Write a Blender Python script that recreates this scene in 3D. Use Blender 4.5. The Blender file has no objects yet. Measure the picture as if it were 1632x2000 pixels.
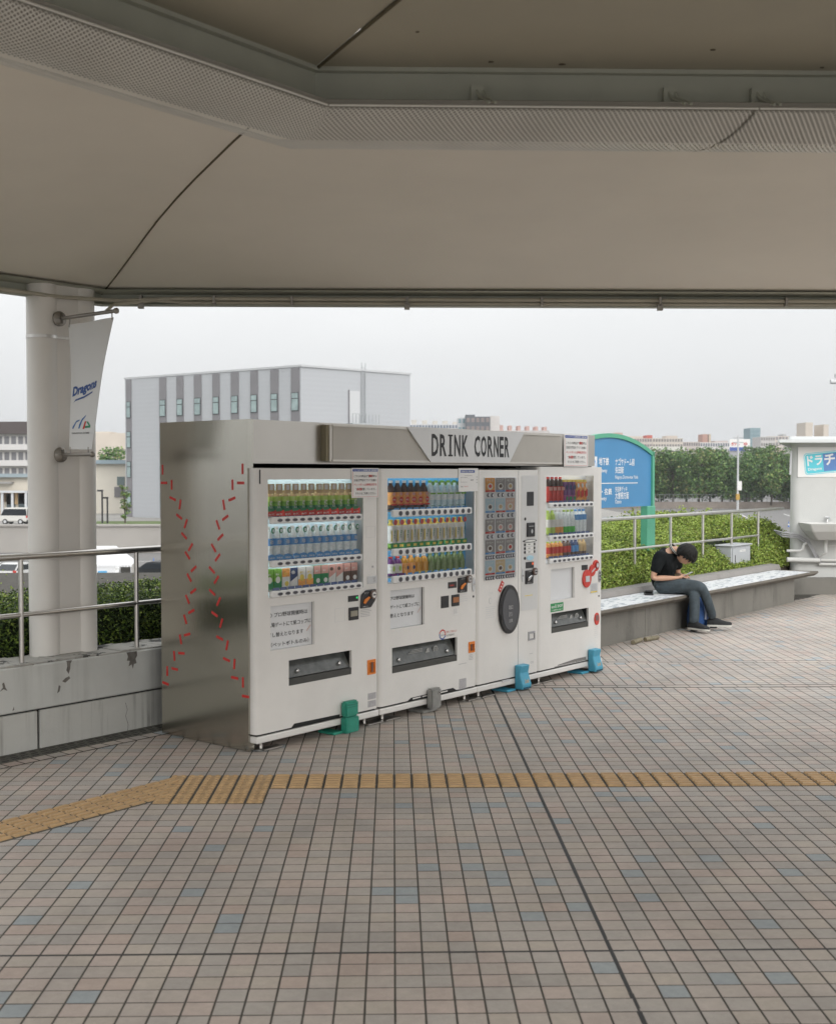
import bpy, bmesh, math, random
import numpy as np
from mathutils import Matrix, Vector
random.seed(7); rng = np.random.default_rng(7)
R = math.radians
S = bpy.context.scene
COL = S.collection

# ------------------------------------------------------------------ camera
cam_d = bpy.data.cameras.new('camera'); cam = bpy.data.objects.new('camera', cam_d); COL.objects.link(cam)
cam_d.sensor_fit = 'HORIZONTAL'; cam_d.sensor_width = 56.0; cam_d.lens = 80.0
cam.location = (0, 0, 1.765); cam.rotation_euler = (R(90 - 1.843), 0, 0)
cam_d.clip_start = 0.05; cam_d.clip_end = 6000
cam_d.dof.use_dof = True; cam_d.dof.focus_distance = 10.2; cam_d.dof.aperture_fstop = 9.0
S.camera = cam
# ------------------------------------------------------------------ sky and sun (overcast)
SUN_EL, SUN_AZ = 27.0, 154.0            # azimuth clockwise from +Y
W = bpy.data.worlds.new('World'); S.world = W; W.use_nodes = True
nt = W.node_tree; nt.nodes.clear()
def N(t, **k):
    n = nt.nodes.new(t)
    for a, b in k.items(): setattr(n, a, b)
    return n
sky = N('ShaderNodeTexSky', sky_type='NISHITA', sun_disc=False, sun_elevation=R(SUN_EL), sun_rotation=R(SUN_AZ))
sky.air_density = 1.0; sky.dust_density = 4.0; sky.ozone_density = 1.0
hsv = N('ShaderNodeHueSaturation'); hsv.inputs['Saturation'].default_value = 0.10
tc = N('ShaderNodeTexCoord'); mp = N('ShaderNodeMapping'); mp.inputs['Scale'].default_value = (1, 1, 3.2)
noi = N('ShaderNodeTexNoise'); noi.inputs['Scale'].default_value = 1.7; noi.inputs['Detail'].default_value = 5
rmp = N('ShaderNodeValToRGB')
rmp.color_ramp.elements[0].position = 0.25; rmp.color_ramp.elements[0].color = (3.25, 3.31, 3.35, 1)
rmp.color_ramp.elements[1].position = 0.75; rmp.color_ramp.elements[1].color = (3.75, 3.80, 3.83, 1)
# CIE overcast sky: luminance rises as 1 + 1.5 sin(elevation) from horizon to zenith
sep = N('ShaderNodeSeparateXYZ'); cl = N('ShaderNodeMath', operation='MAXIMUM'); cl.inputs[1].default_value = 0.0
ma = N('ShaderNodeMath', operation='MULTIPLY_ADD'); ma.inputs[1].default_value = 1.5; ma.inputs[2].default_value = 1.0
vm = N('ShaderNodeVectorMath', operation='SCALE')
mix = N('ShaderNodeMix', data_type='RGBA'); mix.inputs[0].default_value = 0.92
bg = N('ShaderNodeBackground'); bg.inputs['Strength'].default_value = 0.10
out = N('ShaderNodeOutputWorld')
L = nt.links.new
L(sky.outputs[0], hsv.inputs['Color']); L(tc.outputs['Generated'], mp.inputs[0]); L(mp.outputs[0], noi.inputs['Vector'])
L(noi.outputs['Fac'], rmp.inputs[0]); L(hsv.outputs[0], mix.inputs[6]); L(rmp.outputs[0], mix.inputs[7])
L(tc.outputs['Generated'], sep.inputs[0]); L(sep.outputs[2], cl.inputs[0]); L(cl.outputs[0], ma.inputs[0])
L(mix.outputs[2], vm.inputs[0]); L(ma.outputs[0], vm.inputs['Scale']); L(vm.outputs[0], bg.inputs['Color']); L(bg.outputs[0], out.inputs[0])
sd = bpy.data.lights.new('sun', 'SUN'); sun = bpy.data.objects.new('sun', sd); COL.objects.link(sun)
sd.energy = 0.7; sd.angle = R(40); sd.color = (1.0, 0.965, 0.92)
az, el = R(SUN_AZ), R(SUN_EL)
sdir = Vector((math.sin(az) * math.cos(el), math.cos(az) * math.cos(el), math.sin(el)))
sun.rotation_euler = (-sdir).to_track_quat('-Z', 'Y').to_euler(); sun.location = (0, -20, 30)
S.view_settings.view_transform = 'Standard'; S.view_settings.look = 'None'
S.view_settings.gamma = 1.0; S.view_settings.exposure = 1.08; S.view_settings.use_curve_mapping = False
S.cycles.max_bounces = 7; S.cycles.diffuse_bounces = 5; S.cycles.glossy_bounces = 3; S.cycles.transparent_max_bounces = 8; S.cycles.adaptive_threshold = 0.02
S.cycles.caustics_reflective = False; S.cycles.caustics_refractive = False
S.cycles.use_denoising = True

# ------------------------------------------------------------------ materials
MATS = {}
def mat(name, col, rough=0.55, metal=0.0, var=0.0, scale=8.0, bump=0.0, bscale=60.0, stretch=(1, 1, 1), col2=None, spec=0.5, emit=0.0, speck=0.0, world=True, stain=0.0):
    """Principled material with world-space noise for tone (var), speckle and fine relief (bump)."""
    if name in MATS: return MATS[name]
    m = bpy.data.materials.new(name); m.use_nodes = True; MATS[name] = m
    t = m.node_tree; b = t.nodes['Principled BSDF']; k = t.links.new
    b.inputs['Base Color'].default_value = (*col, 1); b.inputs['Roughness'].default_value = rough
    b.inputs['Metallic'].default_value = metal; b.inputs['Specular IOR Level'].default_value = spec
    if emit: b.inputs['Emission Color'].default_value = (*col, 1); b.inputs['Emission Strength'].default_value = emit
    if var or bump or speck or col2:
        if world: src = t.nodes.new('ShaderNodeNewGeometry').outputs['Position']
        else: src = t.nodes.new('ShaderNodeTexCoord').outputs['Object']
        mp = t.nodes.new('ShaderNodeMapping'); mp.inputs['Scale'].default_value = stretch; k(src, mp.inputs[0])
    if var or col2:
        n = t.nodes.new('ShaderNodeTexNoise'); n.inputs['Scale'].default_value = scale; n.inputs['Detail'].default_value = 5; n.inputs['Roughness'].default_value = 0.6
        k(mp.outputs[0], n.inputs['Vector'])
        r = t.nodes.new('ShaderNodeValToRGB'); r.color_ramp.elements[0].position = 0.3; r.color_ramp.elements[1].position = 0.7
        c2 = col2 or tuple(min(1, c * (1 + var)) for c in col); c1 = col if col2 else tuple(c * (1 - var) for c in col)
        r.color_ramp.elements[0].color = (*c1, 1); r.color_ramp.elements[1].color = (*c2, 1)
        k(n.outputs['Fac'], r.inputs[0]); last = r.outputs[0]
        if speck:
            n2 = t.nodes.new('ShaderNodeTexNoise'); n2.inputs['Scale'].default_value = 420; n2.inputs['Detail'].default_value = 2
            k(mp.outputs[0], n2.inputs['Vector'])
            mr = t.nodes.new('ShaderNodeMapRange'); mr.inputs[1].default_value = .35; mr.inputs[2].default_value = .65; mr.inputs[3].default_value = 1 - speck; mr.inputs[4].default_value = 1 + speck
            k(n2.outputs['Fac'], mr.inputs[0])
            mx = t.nodes.new('ShaderNodeMix'); mx.data_type = 'RGBA'; mx.blend_type = 'MULTIPLY'; mx.inputs[0].default_value = 1
            k(last, mx.inputs[6]); k(mr.outputs[0], mx.inputs[7]); last = mx.outputs[2]
        if stain:
            n3 = t.nodes.new('ShaderNodeTexNoise'); n3.inputs['Scale'].default_value = 1.3; n3.inputs['Detail'].default_value = 7; n3.inputs['Roughness'].default_value = .65
            k(src, n3.inputs['Vector'])
            mr = t.nodes.new('ShaderNodeMapRange'); mr.inputs[1].default_value = .38; mr.inputs[2].default_value = .62; mr.inputs[3].default_value = 1 - stain; mr.inputs[4].default_value = 1 + stain * .4
            k(n3.outputs['Fac'], mr.inputs[0])
            mx = t.nodes.new('ShaderNodeMix'); mx.data_type = 'RGBA'; mx.blend_type = 'MULTIPLY'; mx.inputs[0].default_value = 1
            k(last, mx.inputs[6]); k(mr.outputs[0], mx.inputs[7]); last = mx.outputs[2]
        k(last, b.inputs['Base Color'])
    if bump:
        n = t.nodes.new('ShaderNodeTexNoise'); n.inputs['Scale'].default_value = bscale; n.inputs['Detail'].default_value = 4
        k(mp.outputs[0], n.inputs['Vector'])
        bp = t.nodes.new('ShaderNodeBump'); bp.inputs['Strength'].default_value = bump; bp.inputs['Distance'].default_value = 0.01
        k(n.outputs['Fac'], bp.inputs['Height']); k(bp.outputs[0], b.inputs['Normal'])
    return m

def patchy(name, base, dirt, patch, rough=.7, s1=3.0, s2=14.0, cut=.62, streak=6.0, dirt_amt=.7):
    """painted concrete: tone noise, vertical dirt streaks, chipped patches with their own outline."""
    m = bpy.data.materials.new(name); m.use_nodes = True; MATS[name] = m
    t = m.node_tree; b = t.nodes['Principled BSDF']; k = t.links.new; b.inputs['Roughness'].default_value = rough
    g = t.nodes.new('ShaderNodeTexCoord').outputs['Object']
    def noise(sc, scale, det=5, ro=.6):
        mp = t.nodes.new('ShaderNodeMapping'); mp.inputs['Scale'].default_value = sc; k(g, mp.inputs[0])
        n = t.nodes.new('ShaderNodeTexNoise'); n.inputs['Scale'].default_value = scale; n.inputs['Detail'].default_value = det; n.inputs['Roughness'].default_value = ro
        k(mp.outputs[0], n.inputs['Vector']); return n.outputs['Fac']
    def ramp(src, a, c):
        r = t.nodes.new('ShaderNodeMapRange'); r.inputs[1].default_value = a; r.inputs[2].default_value = c; k(src, r.inputs[0]); return r.outputs[0]
    def mixc(f, a, c):
        x = t.nodes.new('ShaderNodeMix'); x.data_type = 'RGBA'; k(f, x.inputs[0])
        for s_, i in ((a, 6), (c, 7)):
            if isinstance(s_, tuple): x.inputs[i].default_value = (*s_, 1)
            else: k(s_, x.inputs[i])
        return x.outputs[2]
    def mul(a, c):
        x = t.nodes.new('ShaderNodeMath'); x.operation = 'MULTIPLY'; k(a, x.inputs[0])
        if isinstance(c, float): x.inputs[1].default_value = c
        else: k(c, x.inputs[1])
        return x.outputs[0]
    tone = mixc(ramp(noise((1, 1, 1), s1), .3, .7), tuple(c * .93 for c in base), tuple(min(1, c * 1.05) for c in base))
    st = mul(ramp(noise((streak, streak, .35), 2.2), .50, .75), ramp(noise((1, 1, 1), 1.3), .35, .6))
    c = mixc(mul(st, dirt_amt), tone, dirt)
    c = mixc(ramp(noise((1, 1, 1), s2 * .25, 8, .62), cut, cut + .015), c, patch)
    k(c, b.inputs['Base Color'])
    bp = t.nodes.new('ShaderNodeBump'); bp.inputs['Strength'].default_value = .25; bp.inputs['Distance'].default_value = .01
    k(noise((1, 1, 1), 45, 6), bp.inputs['Height']); k(bp.outputs[0], b.inputs['Normal'])
    return m

def glass(name, tint=(1, 1, 1), rough=.02, opacity=0.0):
    m = bpy.data.materials.new(name); m.use_nodes = True; MATS[name] = m
    t = m.node_tree; t.nodes.clear(); k = t.links.new
    o = t.nodes.new('ShaderNodeOutputMaterial'); tr = t.nodes.new('ShaderNodeBsdfTransparent'); gl = t.nodes.new('ShaderNodeBsdfGlossy')
    tr.inputs[0].default_value = (*tint, 1); gl.inputs['Roughness'].default_value = rough
    fr = t.nodes.new('ShaderNodeFresnel'); fr.inputs[0].default_value = 1.45; mx = t.nodes.new('ShaderNodeMixShader')
    k(fr.outputs[0], mx.inputs[0]); k(tr.outputs[0], mx.inputs[1]); k(gl.outputs[0], mx.inputs[2]); k(mx.outputs[0], o.inputs[0])
    return m

# ------------------------------------------------------------------ mesh builder
class MB:
    def __init__(s): s.v = []; s.f = []; s.m = []
    def add(s, vs, fs, mi=0, M=None):
        o = len(s.v)
        s.v += [tuple(M @ Vector(p)) for p in vs] if M is not None else [tuple(p) for p in vs]
        s.f += [tuple(i + o for i in f) for f in fs]; s.m += [mi] * len(fs); return s
    def box(s, x0, x1, y0, y1, z0, z1, mi=0, M=None):
        v = [(x0, y0, z0), (x1, y0, z0), (x1, y1, z0), (x0, y1, z0), (x0, y0, z1), (x1, y0, z1), (x1, y1, z1), (x0, y1, z1)]
        return s.add(v, [(0, 3, 2, 1), (4, 5, 6, 7), (0, 1, 5, 4), (1, 2, 6, 5), (2, 3, 7, 6), (3, 0, 4, 7)], mi, M)
    def quad(s, a, b, c, d, mi=0): return s.add([a, b, c, d], [(0, 1, 2, 3)], mi)
    def prism(s, poly, y0, y1, mi=0, M=None):
        """poly of (x,z), outline counter-clockwise seen from -y; extruded along y"""
        n = len(poly); v = [(x, y0, z) for x, z in poly] + [(x, y1, z) for x, z in poly]
        f = [tuple(range(n)), tuple(range(2 * n - 1, n - 1, -1))] + [(i, i + n, (i + 1) % n + n, (i + 1) % n) for i in range(n)]
        return s.add(v, f, mi, M)
    def plan(s, poly, z0, z1, mi=0, M=None):
        """poly of (x,y) counter-clockwise from above, extruded in z"""
        n = len(poly); v = [(x, y, z0) for x, y in poly] + [(x, y, z1) for x, y in poly]
        f = [tuple(range(n - 1, -1, -1)), tuple(range(n, 2 * n))] + [(i, (i + 1) % n, (i + 1) % n + n, i + n) for i in range(n)]
        return s.add(v, f, mi, M)
    def tube(s, pts, r, n=10, mi=0, cap=True):
        pts = [Vector(p) for p in pts]; rs = r if isinstance(r, (list, tuple)) else [r] * len(pts)
        v = []; f = []; up = Vector((0, 0, 1)); prev = None
        for i, p in enumerate(pts):
            d = (pts[min(i + 1, len(pts) - 1)] - pts[max(i - 1, 0)]).normalized()
            a = (prev - d * prev.dot(d)) if prev is not None else d.cross(up if abs(d.z) < .95 else Vector((1, 0, 0)))
            a.normalize(); prev = a; b = d.cross(a)
            for j in range(n):
                t = 2 * math.pi * j / n; v.append(p + (a * math.cos(t) + b * math.sin(t)) * rs[i])
        for i in range(len(pts) - 1):
            for j in range(n): f.append((i * n + j, i * n + (j + 1) % n, (i + 1) * n + (j + 1) % n, (i + 1) * n + j))
        if cap: f += [tuple(range(n - 1, -1, -1)), tuple(range((len(pts) - 1) * n, len(pts) * n))]
        return s.add(v, f, mi)
    def lathe(s, prof, n=12, mis=None, M=None, sx=1, sy=1):
        """prof of (r,z) bottom to top; mis one material index per band"""
        v = []; 
        for r, z in prof:
            for j in range(n):
                t = 2 * math.pi * j / n; v.append((r * math.cos(t) * sx, r * math.sin(t) * sy, z))
        o = len(s.v); s.v += [tuple(M @ Vector(p)) for p in v] if M is not None else v
        for i in range(len(prof) - 1):
            for j in range(n):
                s.f.append((o + i * n + j, o + i * n + (j + 1) % n, o + (i + 1) * n + (j + 1) % n, o + (i + 1) * n + j)); s.m.append(mis[i] if mis else 0)
        s.f.append(tuple(o + j for j in range(n - 1, -1, -1))); s.m.append(mis[0] if mis else 0)
        e = (len(prof) - 1) * n; s.f.append(tuple(o + e + j for j in range(n))); s.m.append(mis[-1] if mis else 0)
        return s
    def disc(s, x, z, y0, y1, rx, rz, n=20, mi=0, M=None):
        return s.prism([(x + rx * math.cos(2 * math.pi * j / n), z + rz * math.sin(2 * math.pi * j / n)) for j in range(n)], y0, y1, mi, M)
    def text(s, txt, x, z, w, h, y, mi=0, bold=0.0, M=None, keep=False):
        """lettering fitted to the rectangle (x,z,w,h), lying in the xz plane and facing -y"""
        v, f = glyphs(txt, bold); a, b = v.min(0), v.max(0); sx = w / max(1e-6, b[0] - a[0]); sz = h / max(1e-6, b[1] - a[1])
        return s.add([(x + (p[0] - a[0]) * sx, y, z + (p[1] - a[1]) * sz) for p in v], f, mi, M)
    def mesh(s, name, mats, smooth=None, bevel=0.0, seg=1):
        me = bpy.data.meshes.new(name); me.from_pydata(s.v, [], s.f); 
        for m_ in (mats if isinstance(mats, (list, tuple)) else [mats]): me.materials.append(m_)
        me.polygons.foreach_set('material_index', s.m)
        if bevel:
            b = bmesh.new(); b.from_mesh(me); bmesh.ops.remove_doubles(b, verts=b.verts, dist=1e-5)
            ed = [e for e in b.edges if len(e.link_faces) == 2 and e.calc_face_angle(0) > .5]
            bmesh.ops.bevel(b, geom=ed, offset=bevel, segments=seg, affect='EDGES', clamp_overlap=True); b.to_mesh(me); b.free()
        if smooth is not None:
            me.shade_smooth(); me.set_sharp_from_angle(angle=R(smooth))
        me.update(); return me
    def build(s, name, mats, parent=None, smooth=None, bevel=0.0, seg=1, kind=None, loc=None):
        return obj(name, s.mesh(name, mats, smooth, bevel, seg), parent, kind, loc)
def obj(name, me, parent=None, kind=None, loc=None, rot=None):
    o = bpy.data.objects.new(name, me); COL.objects.link(o)
    if parent is not None: o.parent = parent
    if kind: o['kind'] = kind
    if loc is not None: o.location = loc
    if rot is not None: o.rotation_euler = rot
    return o
def tag(o, label, cat, group=None):
    o['label'] = label; o['category'] = cat
    if group: o['group'] = group
    return o
def thing(name, label, cat, loc=(0, 0, 0), rz=0.0, group=None):
    o = bpy.data.objects.new(name, None); COL.objects.link(o); o.location = loc; o.rotation_euler = (0, 0, rz); o.empty_display_size = .1
    return tag(o, label, cat, group)
def dup(root, loc=None, rz=None, label=None, parent=None):
    r = root.copy(); COL.objects.link(r); r.parent = parent
    if loc is not None: r.location = loc
    if rz is not None: r.rotation_euler = (0, 0, rz)
    if label: r['label'] = label
    for c in root.children:
        dup(c, parent=r)
    return r
GL = {}
def glyphs(txt, bold=0.0):
    key = (txt, bold)
    if key not in GL:
        c = bpy.data.curves.new('lettering', 'FONT'); c.body = txt; c.dimensions = '2D'; c.fill_mode = 'FRONT'; c.resolution_u = 2; c.offset = bold
        o = bpy.data.objects.new('lettering', c); COL.objects.link(o)
        dg = bpy.context.evaluated_depsgraph_get(); dg.update()
        me = bpy.data.meshes.new_from_object(o.evaluated_get(dg))
        v = np.array([p.co[:] for p in me.vertices]) if len(me.vertices) else np.zeros((1, 3))
        f = [tuple(p.vertices) for p in me.polygons]
        bpy.data.objects.remove(o); bpy.data.curves.remove(c); bpy.data.meshes.remove(me)
        GL[key] = (v, f)
    return GL[key]
def holed(mb, x0, x1, z0, z1, y0, y1, holes, mi=0, wi=None):
    """flat panel in xz with rectangular holes, thickness y0..y1 (front is y0)"""
    xs = sorted({x0, x1, *[h[0] for h in holes], *[h[1] for h in holes]}); zs = sorted({z0, z1, *[h[2] for h in holes], *[h[3] for h in holes]})
    for a, b in zip(xs, xs[1:]):
        for c, d in zip(zs, zs[1:]):
            cx, cz = (a + b) / 2, (c + d) / 2
            if any(h[0] < cx < h[1] and h[2] < cz < h[3] for h in holes): continue
            mb.quad((a, y0, c), (b, y0, c), (b, y0, d), (a, y0, d), mi)
            mb.quad((a, y1, c), (a, y1, d), (b, y1, d), (b, y1, c), mi)
    w = mi if wi is None else wi
    for a, b, c, d in holes:
        mb.quad((a, y0, c), (a, y1, c), (b, y1, c), (b, y0, c), w); mb.quad((a, y0, d), (b, y0, d), (b, y1, d), (a, y1, d), w)
        mb.quad((a, y0, c), (a, y0, d), (a, y1, d), (a, y1, c), w); mb.quad((b, y0, c), (b, y1, c), (b, y1, d), (b, y0, d), w)
    mb.quad((x0, y0, z0), (x0, y0, z1), (x0, y1, z1), (x0, y1, z0), mi); mb.quad((x1, y0, z0), (x1, y1, z0), (x1, y1, z1), (x1, y0, z1), mi)
    mb.quad((x0, y0, z0), (x0, y1, z0), (x1, y1, z0), (x1, y0, z0), mi); mb.quad((x0, y0, z1), (x1, y0, z1), (x1, y1, z1), (x0, y1, z1), mi)
    return mb
def leaves(name, P, size, mats, weights, parent=None, up=0.4, aspect=.55, kind=None):
    """a cloud of leaf-shaped faces at points P"""
    n = len(P); P = np.asarray(P, float)
    a = rng.normal(size=(n, 3)); a[:, 2] *= .6; a /= np.linalg.norm(a, axis=1)[:, None]
    nn = rng.normal(size=(n, 3)); nn[:, 2] += up * 3; b = np.cross(nn, a); b /= np.linalg.norm(b, axis=1)[:, None]
    s = size * rng.uniform(.6, 1.3, n)[:, None]; A = a * s; Bv = b * s * aspect
    c = np.cross(a, b) * s * .18
    V = np.stack([P - A * .5, P + Bv * .5 + c, P + A * .5, P - Bv * .5 + c], 1).reshape(-1, 3)
    me = bpy.data.meshes.new(name); me.vertices.add(4 * n); me.vertices.foreach_set('co', V.ravel())
    me.loops.add(4 * n); me.loops.foreach_set('vertex_index', np.arange(4 * n)); me.polygons.add(n)
    me.polygons.foreach_set('loop_start', np.arange(0, 4 * n, 4)); me.polygons.foreach_set('loop_total', np.full(n, 4))
    for m_ in mats: me.materials.append(m_)
    me.polygons.foreach_set('material_index', rng.choice(len(mats), n, p=weights)); me.update(calc_edges=True); me.shade_flat()
    return obj(name, me, parent, kind)

# ------------------------------------------------------------------ frames of the place
CA = R(50.5); CO = Vector((-1.046, 7.542, 0)); CU = Vector((math.cos(CA), math.sin(CA), 0)); CV = Vector((-math.sin(CA), math.cos(CA), 0))
BA = R(52.2); BO = Vector((1.89, 12.13, 0)); BU = Vector((math.cos(BA), math.sin(BA), 0)); BV = Vector((-math.sin(BA), math.cos(BA), 0))
GA = R(1.2); GO = Vector((0.715, 4.36, 0)); GU = Vector((math.cos(GA), math.sin(GA), 0)); GV = Vector((-math.sin(GA), math.cos(GA), 0))
Zv = Vector((0, 0, 1))
def cw(u, v, z=0): return CO + CU * u + CV * v + Zv * z     # drink corner and left wall frame
def bw(u, v, z=0): return BO + BU * u + BV * v + Zv * z     # bench frame
def gw(u, v, z=0): return GO + GU * u + GV * v + Zv * z     # paving grid frame

# base palette
white = mat('machine_white', (.78, .765, .735), .24, var=.02, scale=2.5, bump=.03, bscale=90, stain=.06)
black = mat('black_plastic', (.018, .018, .02), .35)
darkrec = mat('dark_recess', (.012, .012, .012), .7)
steel = mat('stainless', (.52, .495, .455), .30, 1.0, var=.06, scale=3, bump=.05, bscale=12, stretch=(1, 1, .6))
railm = mat('rail_steel', (.60, .58, .55), .33, 1.0, var=.08, scale=6)
chrome = mat('chrome', (.7, .7, .7), .15, 1.0)
ink = mat('black_ink', (.02, .02, .022), .5)
red = mat('red_print', (.55, .03, .025), .45)
blue = mat('blue_print', (.03, .08, .33), .45)
paper = mat('paper', (.78, .77, .75), .5)
orange = mat('orange_plastic', (.75, .22, .03), .4)
greyp = mat('grey_plastic', (.35, .35, .36), .5)
palegrey = mat('pale_grey', (.56, .57, .58), .45)
# ================================================================== SETTING
# ---- paved deck
grout = mat('grout', (.052, .047, .038), .9, var=.35, scale=5)
slabm = mat('deck_concrete', (.25, .24, .22), .9, var=.15, scale=2)
floor = MB()
fx0, fx1, fy0, fy1 = -9.0, 12.0, -7.0, 17.0
floor.box(fx0, fx1, fy0, fy1, -.6, -.0006, 0)
floor = floor.build('plaza_floor', [grout, slabm]); floor['kind'] = 'structure'
floor.location = GO; floor.rotation_euler = (0, 0, GA)
TM = [mat('tile_%s' % n, c, .62, var=.07, scale=30, bump=.12, bscale=260, speck=.13, stain=.16) for n, c in
      (('beige', (.43, .378, .335)), ('grey', (.40, .365, .33)), ('rose', (.45, .375, .33)), ('sand', (.435, .382, .328)), ('ash', (.37, .338, .306)), ('clay', (.44, .355, .305)), ('blue', (.315, .345, .355)))]
TW = np.array([.27, .24, .15, .15, .10, .045, .045]); TW /= TW.sum()
def tile_faces(u0, u1, v0, v1, z=0.0, c=.0006, dz=.0006):
    return [(u0, v0, z - dz), (u1, v0, z - dz), (u1, v1, z - dz), (u0, v1, z - dz), (u0 + c, v0 + c, z), (u1 - c, v0 + c, z), (u1 - c, v1 - c, z), (u0 + c, v1 - c, z)]
TF = [(4, 5, 6, 7), (0, 1, 5, 4), (1, 2, 6, 5), (2, 3, 7, 6), (3, 0, 4, 7)]
tile_mesh = []
for i in range(7):
    b = MB(); b.add(tile_faces(-.0464, .0464, -.0464, .0464), TF); tile_mesh.append(b.mesh('tile', TM[i]))
cells = []
def row(v0, v1, shift, wide=1):
    k0 = int((fx0) / .1); 
    for k in range(k0, int(fx1 / .1), wide):
        u0 = k * .1 + shift; cells.append((u0, u0 + .1 * wide, v0, v1))
r_ = int(fy0 / .1)
for r in range(r_, 54): row(r * .1, r * .1 + .1, 0)
row(5.425, 5.515, .05, 2)
for r in range(12): row(5.53 + r * .0965, 5.53 + (r + 1) * .0965, .05)
row(6.70, 6.785, 0, 2)
for r in range(110): row(6.80 + r * .1, 6.90 + r * .1, .0)
cells = np.array(cells); cen = np.stack([(cells[:, 0] + cells[:, 1]) / 2, (cells[:, 2] + cells[:, 3]) / 2], 1)
wx = GO.x + cen[:, 0] * GU.x + cen[:, 1] * GV.x; wy = GO.y + cen[:, 0] * GU.y + cen[:, 1] * GV.y
cvv = (wx - CO.x) * CV.x + (wy - CO.y) * CV.y; bvv = (wx - BO.x) * BV.x + (wy - BO.y) * BV.y; cuu = (wx - CO.x) * CU.x + (wy - CO.y) * CU.y
keep = np.where(cuu < 4.6, cvv < .87, bvv < .06) & (wy < 17.5) & (wx > -7) & (wx < 10) & (wy > -1.2)
cells, cen, wx, wy = cells[keep], cen[keep], wx[keep], wy[keep]
kinds = rng.choice(7, len(cells), p=TW)
vis = (np.abs(wx) < .362 * wy + .05) & (wy > 3.75) & (np.abs(cells[:, 3] - cells[:, 2] - .1) < .004)
rank = np.argsort(np.where(vis, wy, 1e6))[:300]; own = np.zeros(len(cells), bool); own[rank] = True
for i in rank:
    o = obj('tile', tile_mesh[kinds[i]], floor, loc=(cen[i, 0], cen[i, 1], float(np.clip(rng.normal(.0003, .0002), -.0001, .0007))))
    o.rotation_euler = (rng.normal(0, .0015), rng.normal(0, .0015), rng.normal(0, .004) + (math.pi if rng.random() < .5 else 0))
rest = np.where(~own)[0]; n = len(rest); g_ = .0036
VV = np.zeros((n, 8, 3)); c4 = cells[rest]; jit = np.clip(rng.normal(.0002, .0002, (n, 1)), -.0002, .0006)
for j, (a, b, zz, cc) in enumerate([(0, 2, -.0006, 0), (1, 2, -.0006, 0), (1, 3, -.0006, 0), (0, 3, -.0006, 0), (0, 2, 0, .0008), (1, 2, 0, .0008), (1, 3, 0, .0008), (0, 3, 0, .0008)]):
    gx = g_ + cc; VV[:, j, 0] = c4[:, a] + (gx if a == 0 else -gx); VV[:, j, 1] = c4[:, b] + (gx if b == 2 else -gx); VV[:, j, 2] = zz + jit[:, 0]
FI = (np.array(TF)[None] + (np.arange(n) * 8)[:, None, None]).reshape(-1)
me = bpy.data.meshes.new('tile_field'); me.vertices.add(n * 8); me.vertices.foreach_set('co', VV.ravel()); me.loops.add(len(FI)); me.loops.foreach_set('vertex_index', FI)
me.polygons.add(n * 5); me.polygons.foreach_set('loop_start', np.arange(0, n * 20, 4)); me.polygons.foreach_set('loop_total', np.full(n * 5, 4))
for m_ in TM: me.materials.append(m_)
me.polygons.foreach_set('material_index', np.repeat(kinds[rest], 5)); me.update(calc_edges=True); me.shade_flat()
obj('tile_field', me, floor, 'stuff')
# black movement joints: strips of sealant between tile rows
seal = mat('joint_sealant', (.016, .016, .016), .6, var=.3, scale=9)
b = MB(); b.box(-9, 10, -.0075, .0065, -.004, .0007); b.build('movement_joint', seal, floor)
b = MB()
for k in range(9):
    b.box(-.008 - rng.uniform(0, .002), .006 + rng.uniform(0, .003), -5 + k * 1.16, -5 + (k + 1) * 1.16 - .002, -.004, .0006)
b.build('movement_joint', seal, floor)
# yellow tactile paving
tact = mat('tactile_yellow', (.45, .30, .15), .6, var=.13, scale=14, bump=.15, bscale=150, speck=.1)
bar = MB(); bar.add(tile_faces(-.0445, .0445, -.0455, .0455, 0.002, .002, .006), TF)
for y in (-.024, .024):
    bar.add([(-.0425, y - .0125, .002), (.0425, y - .0125, .002), (.0425, y + .0125, .002), (-.0425, y + .0125, .002), (-.037, y - .0095, .0105), (.037, y - .0095, .0105), (.037, y + .0095, .0105), (-.037, y + .0095, .0105)], TF)
barm = bar.mesh('tactile_tile', tact)
dot = MB(); dot.add(tile_faces(-.0445, .0445, -.0455, .0455, 0.002, .002, .006), TF)
for x in (-.024, .024):
    for y in (-.024, .024):
        dot.lathe([(.016, .002), (.014, .007), (.008, .0095)], 8, M=Matrix.Translation((x, y, 0)))
dotm = dot.mesh('tactile_tile', tact)
base = MB(); base.box(-2.1, 6.6, 2.3, 2.6, -.004, .0012); base.box(-2.1, -1.5, 2.0, 2.2999, -.004, .0012)
for r in range(3):
    for k in range(-15, 62):
        obj('tactile_tile', barm, floor, loc=(k * .1 + .05, 2.35 + r * .1, .001), rot=(0, 0, rng.normal(0, .006)))
for r in range(6):
    for k in range(6):
        obj('tactile_tile', dotm, floor, loc=(-2.05 + k * .1, 2.05 + r * .1, .001), rot=(0, 0, rng.normal(0, .006)))
da = R(50.0); du = Vector((math.cos(da), math.sin(da))); dv = Vector((-math.sin(da), math.cos(da))); d0 = Vector((-2.09, 2.54))
Md = Matrix(((du.x, dv.x, 0, d0.x), (du.y, dv.y, 0, d0.y), (0, 0, 1, 0), (0, 0, 0, 1)))
base.box(-3.4, .0, -.315, 0, -.004, .0017, 0, Md); base.build('tactile_bedding', mat('tactile_mortar', (.075, .068, .054), .9, var=.3, scale=12), floor)
for r in range(3):
    for k in range(33):
        if (k == 0 and r > 0) or (k == 1 and r == 2) : continue
        p = Md @ Vector((-.06 - k * .1, -.055 - r * .1, .0015))
        obj('tactile_tile', barm, floor, loc=p, rot=(0, 0, da))
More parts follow.
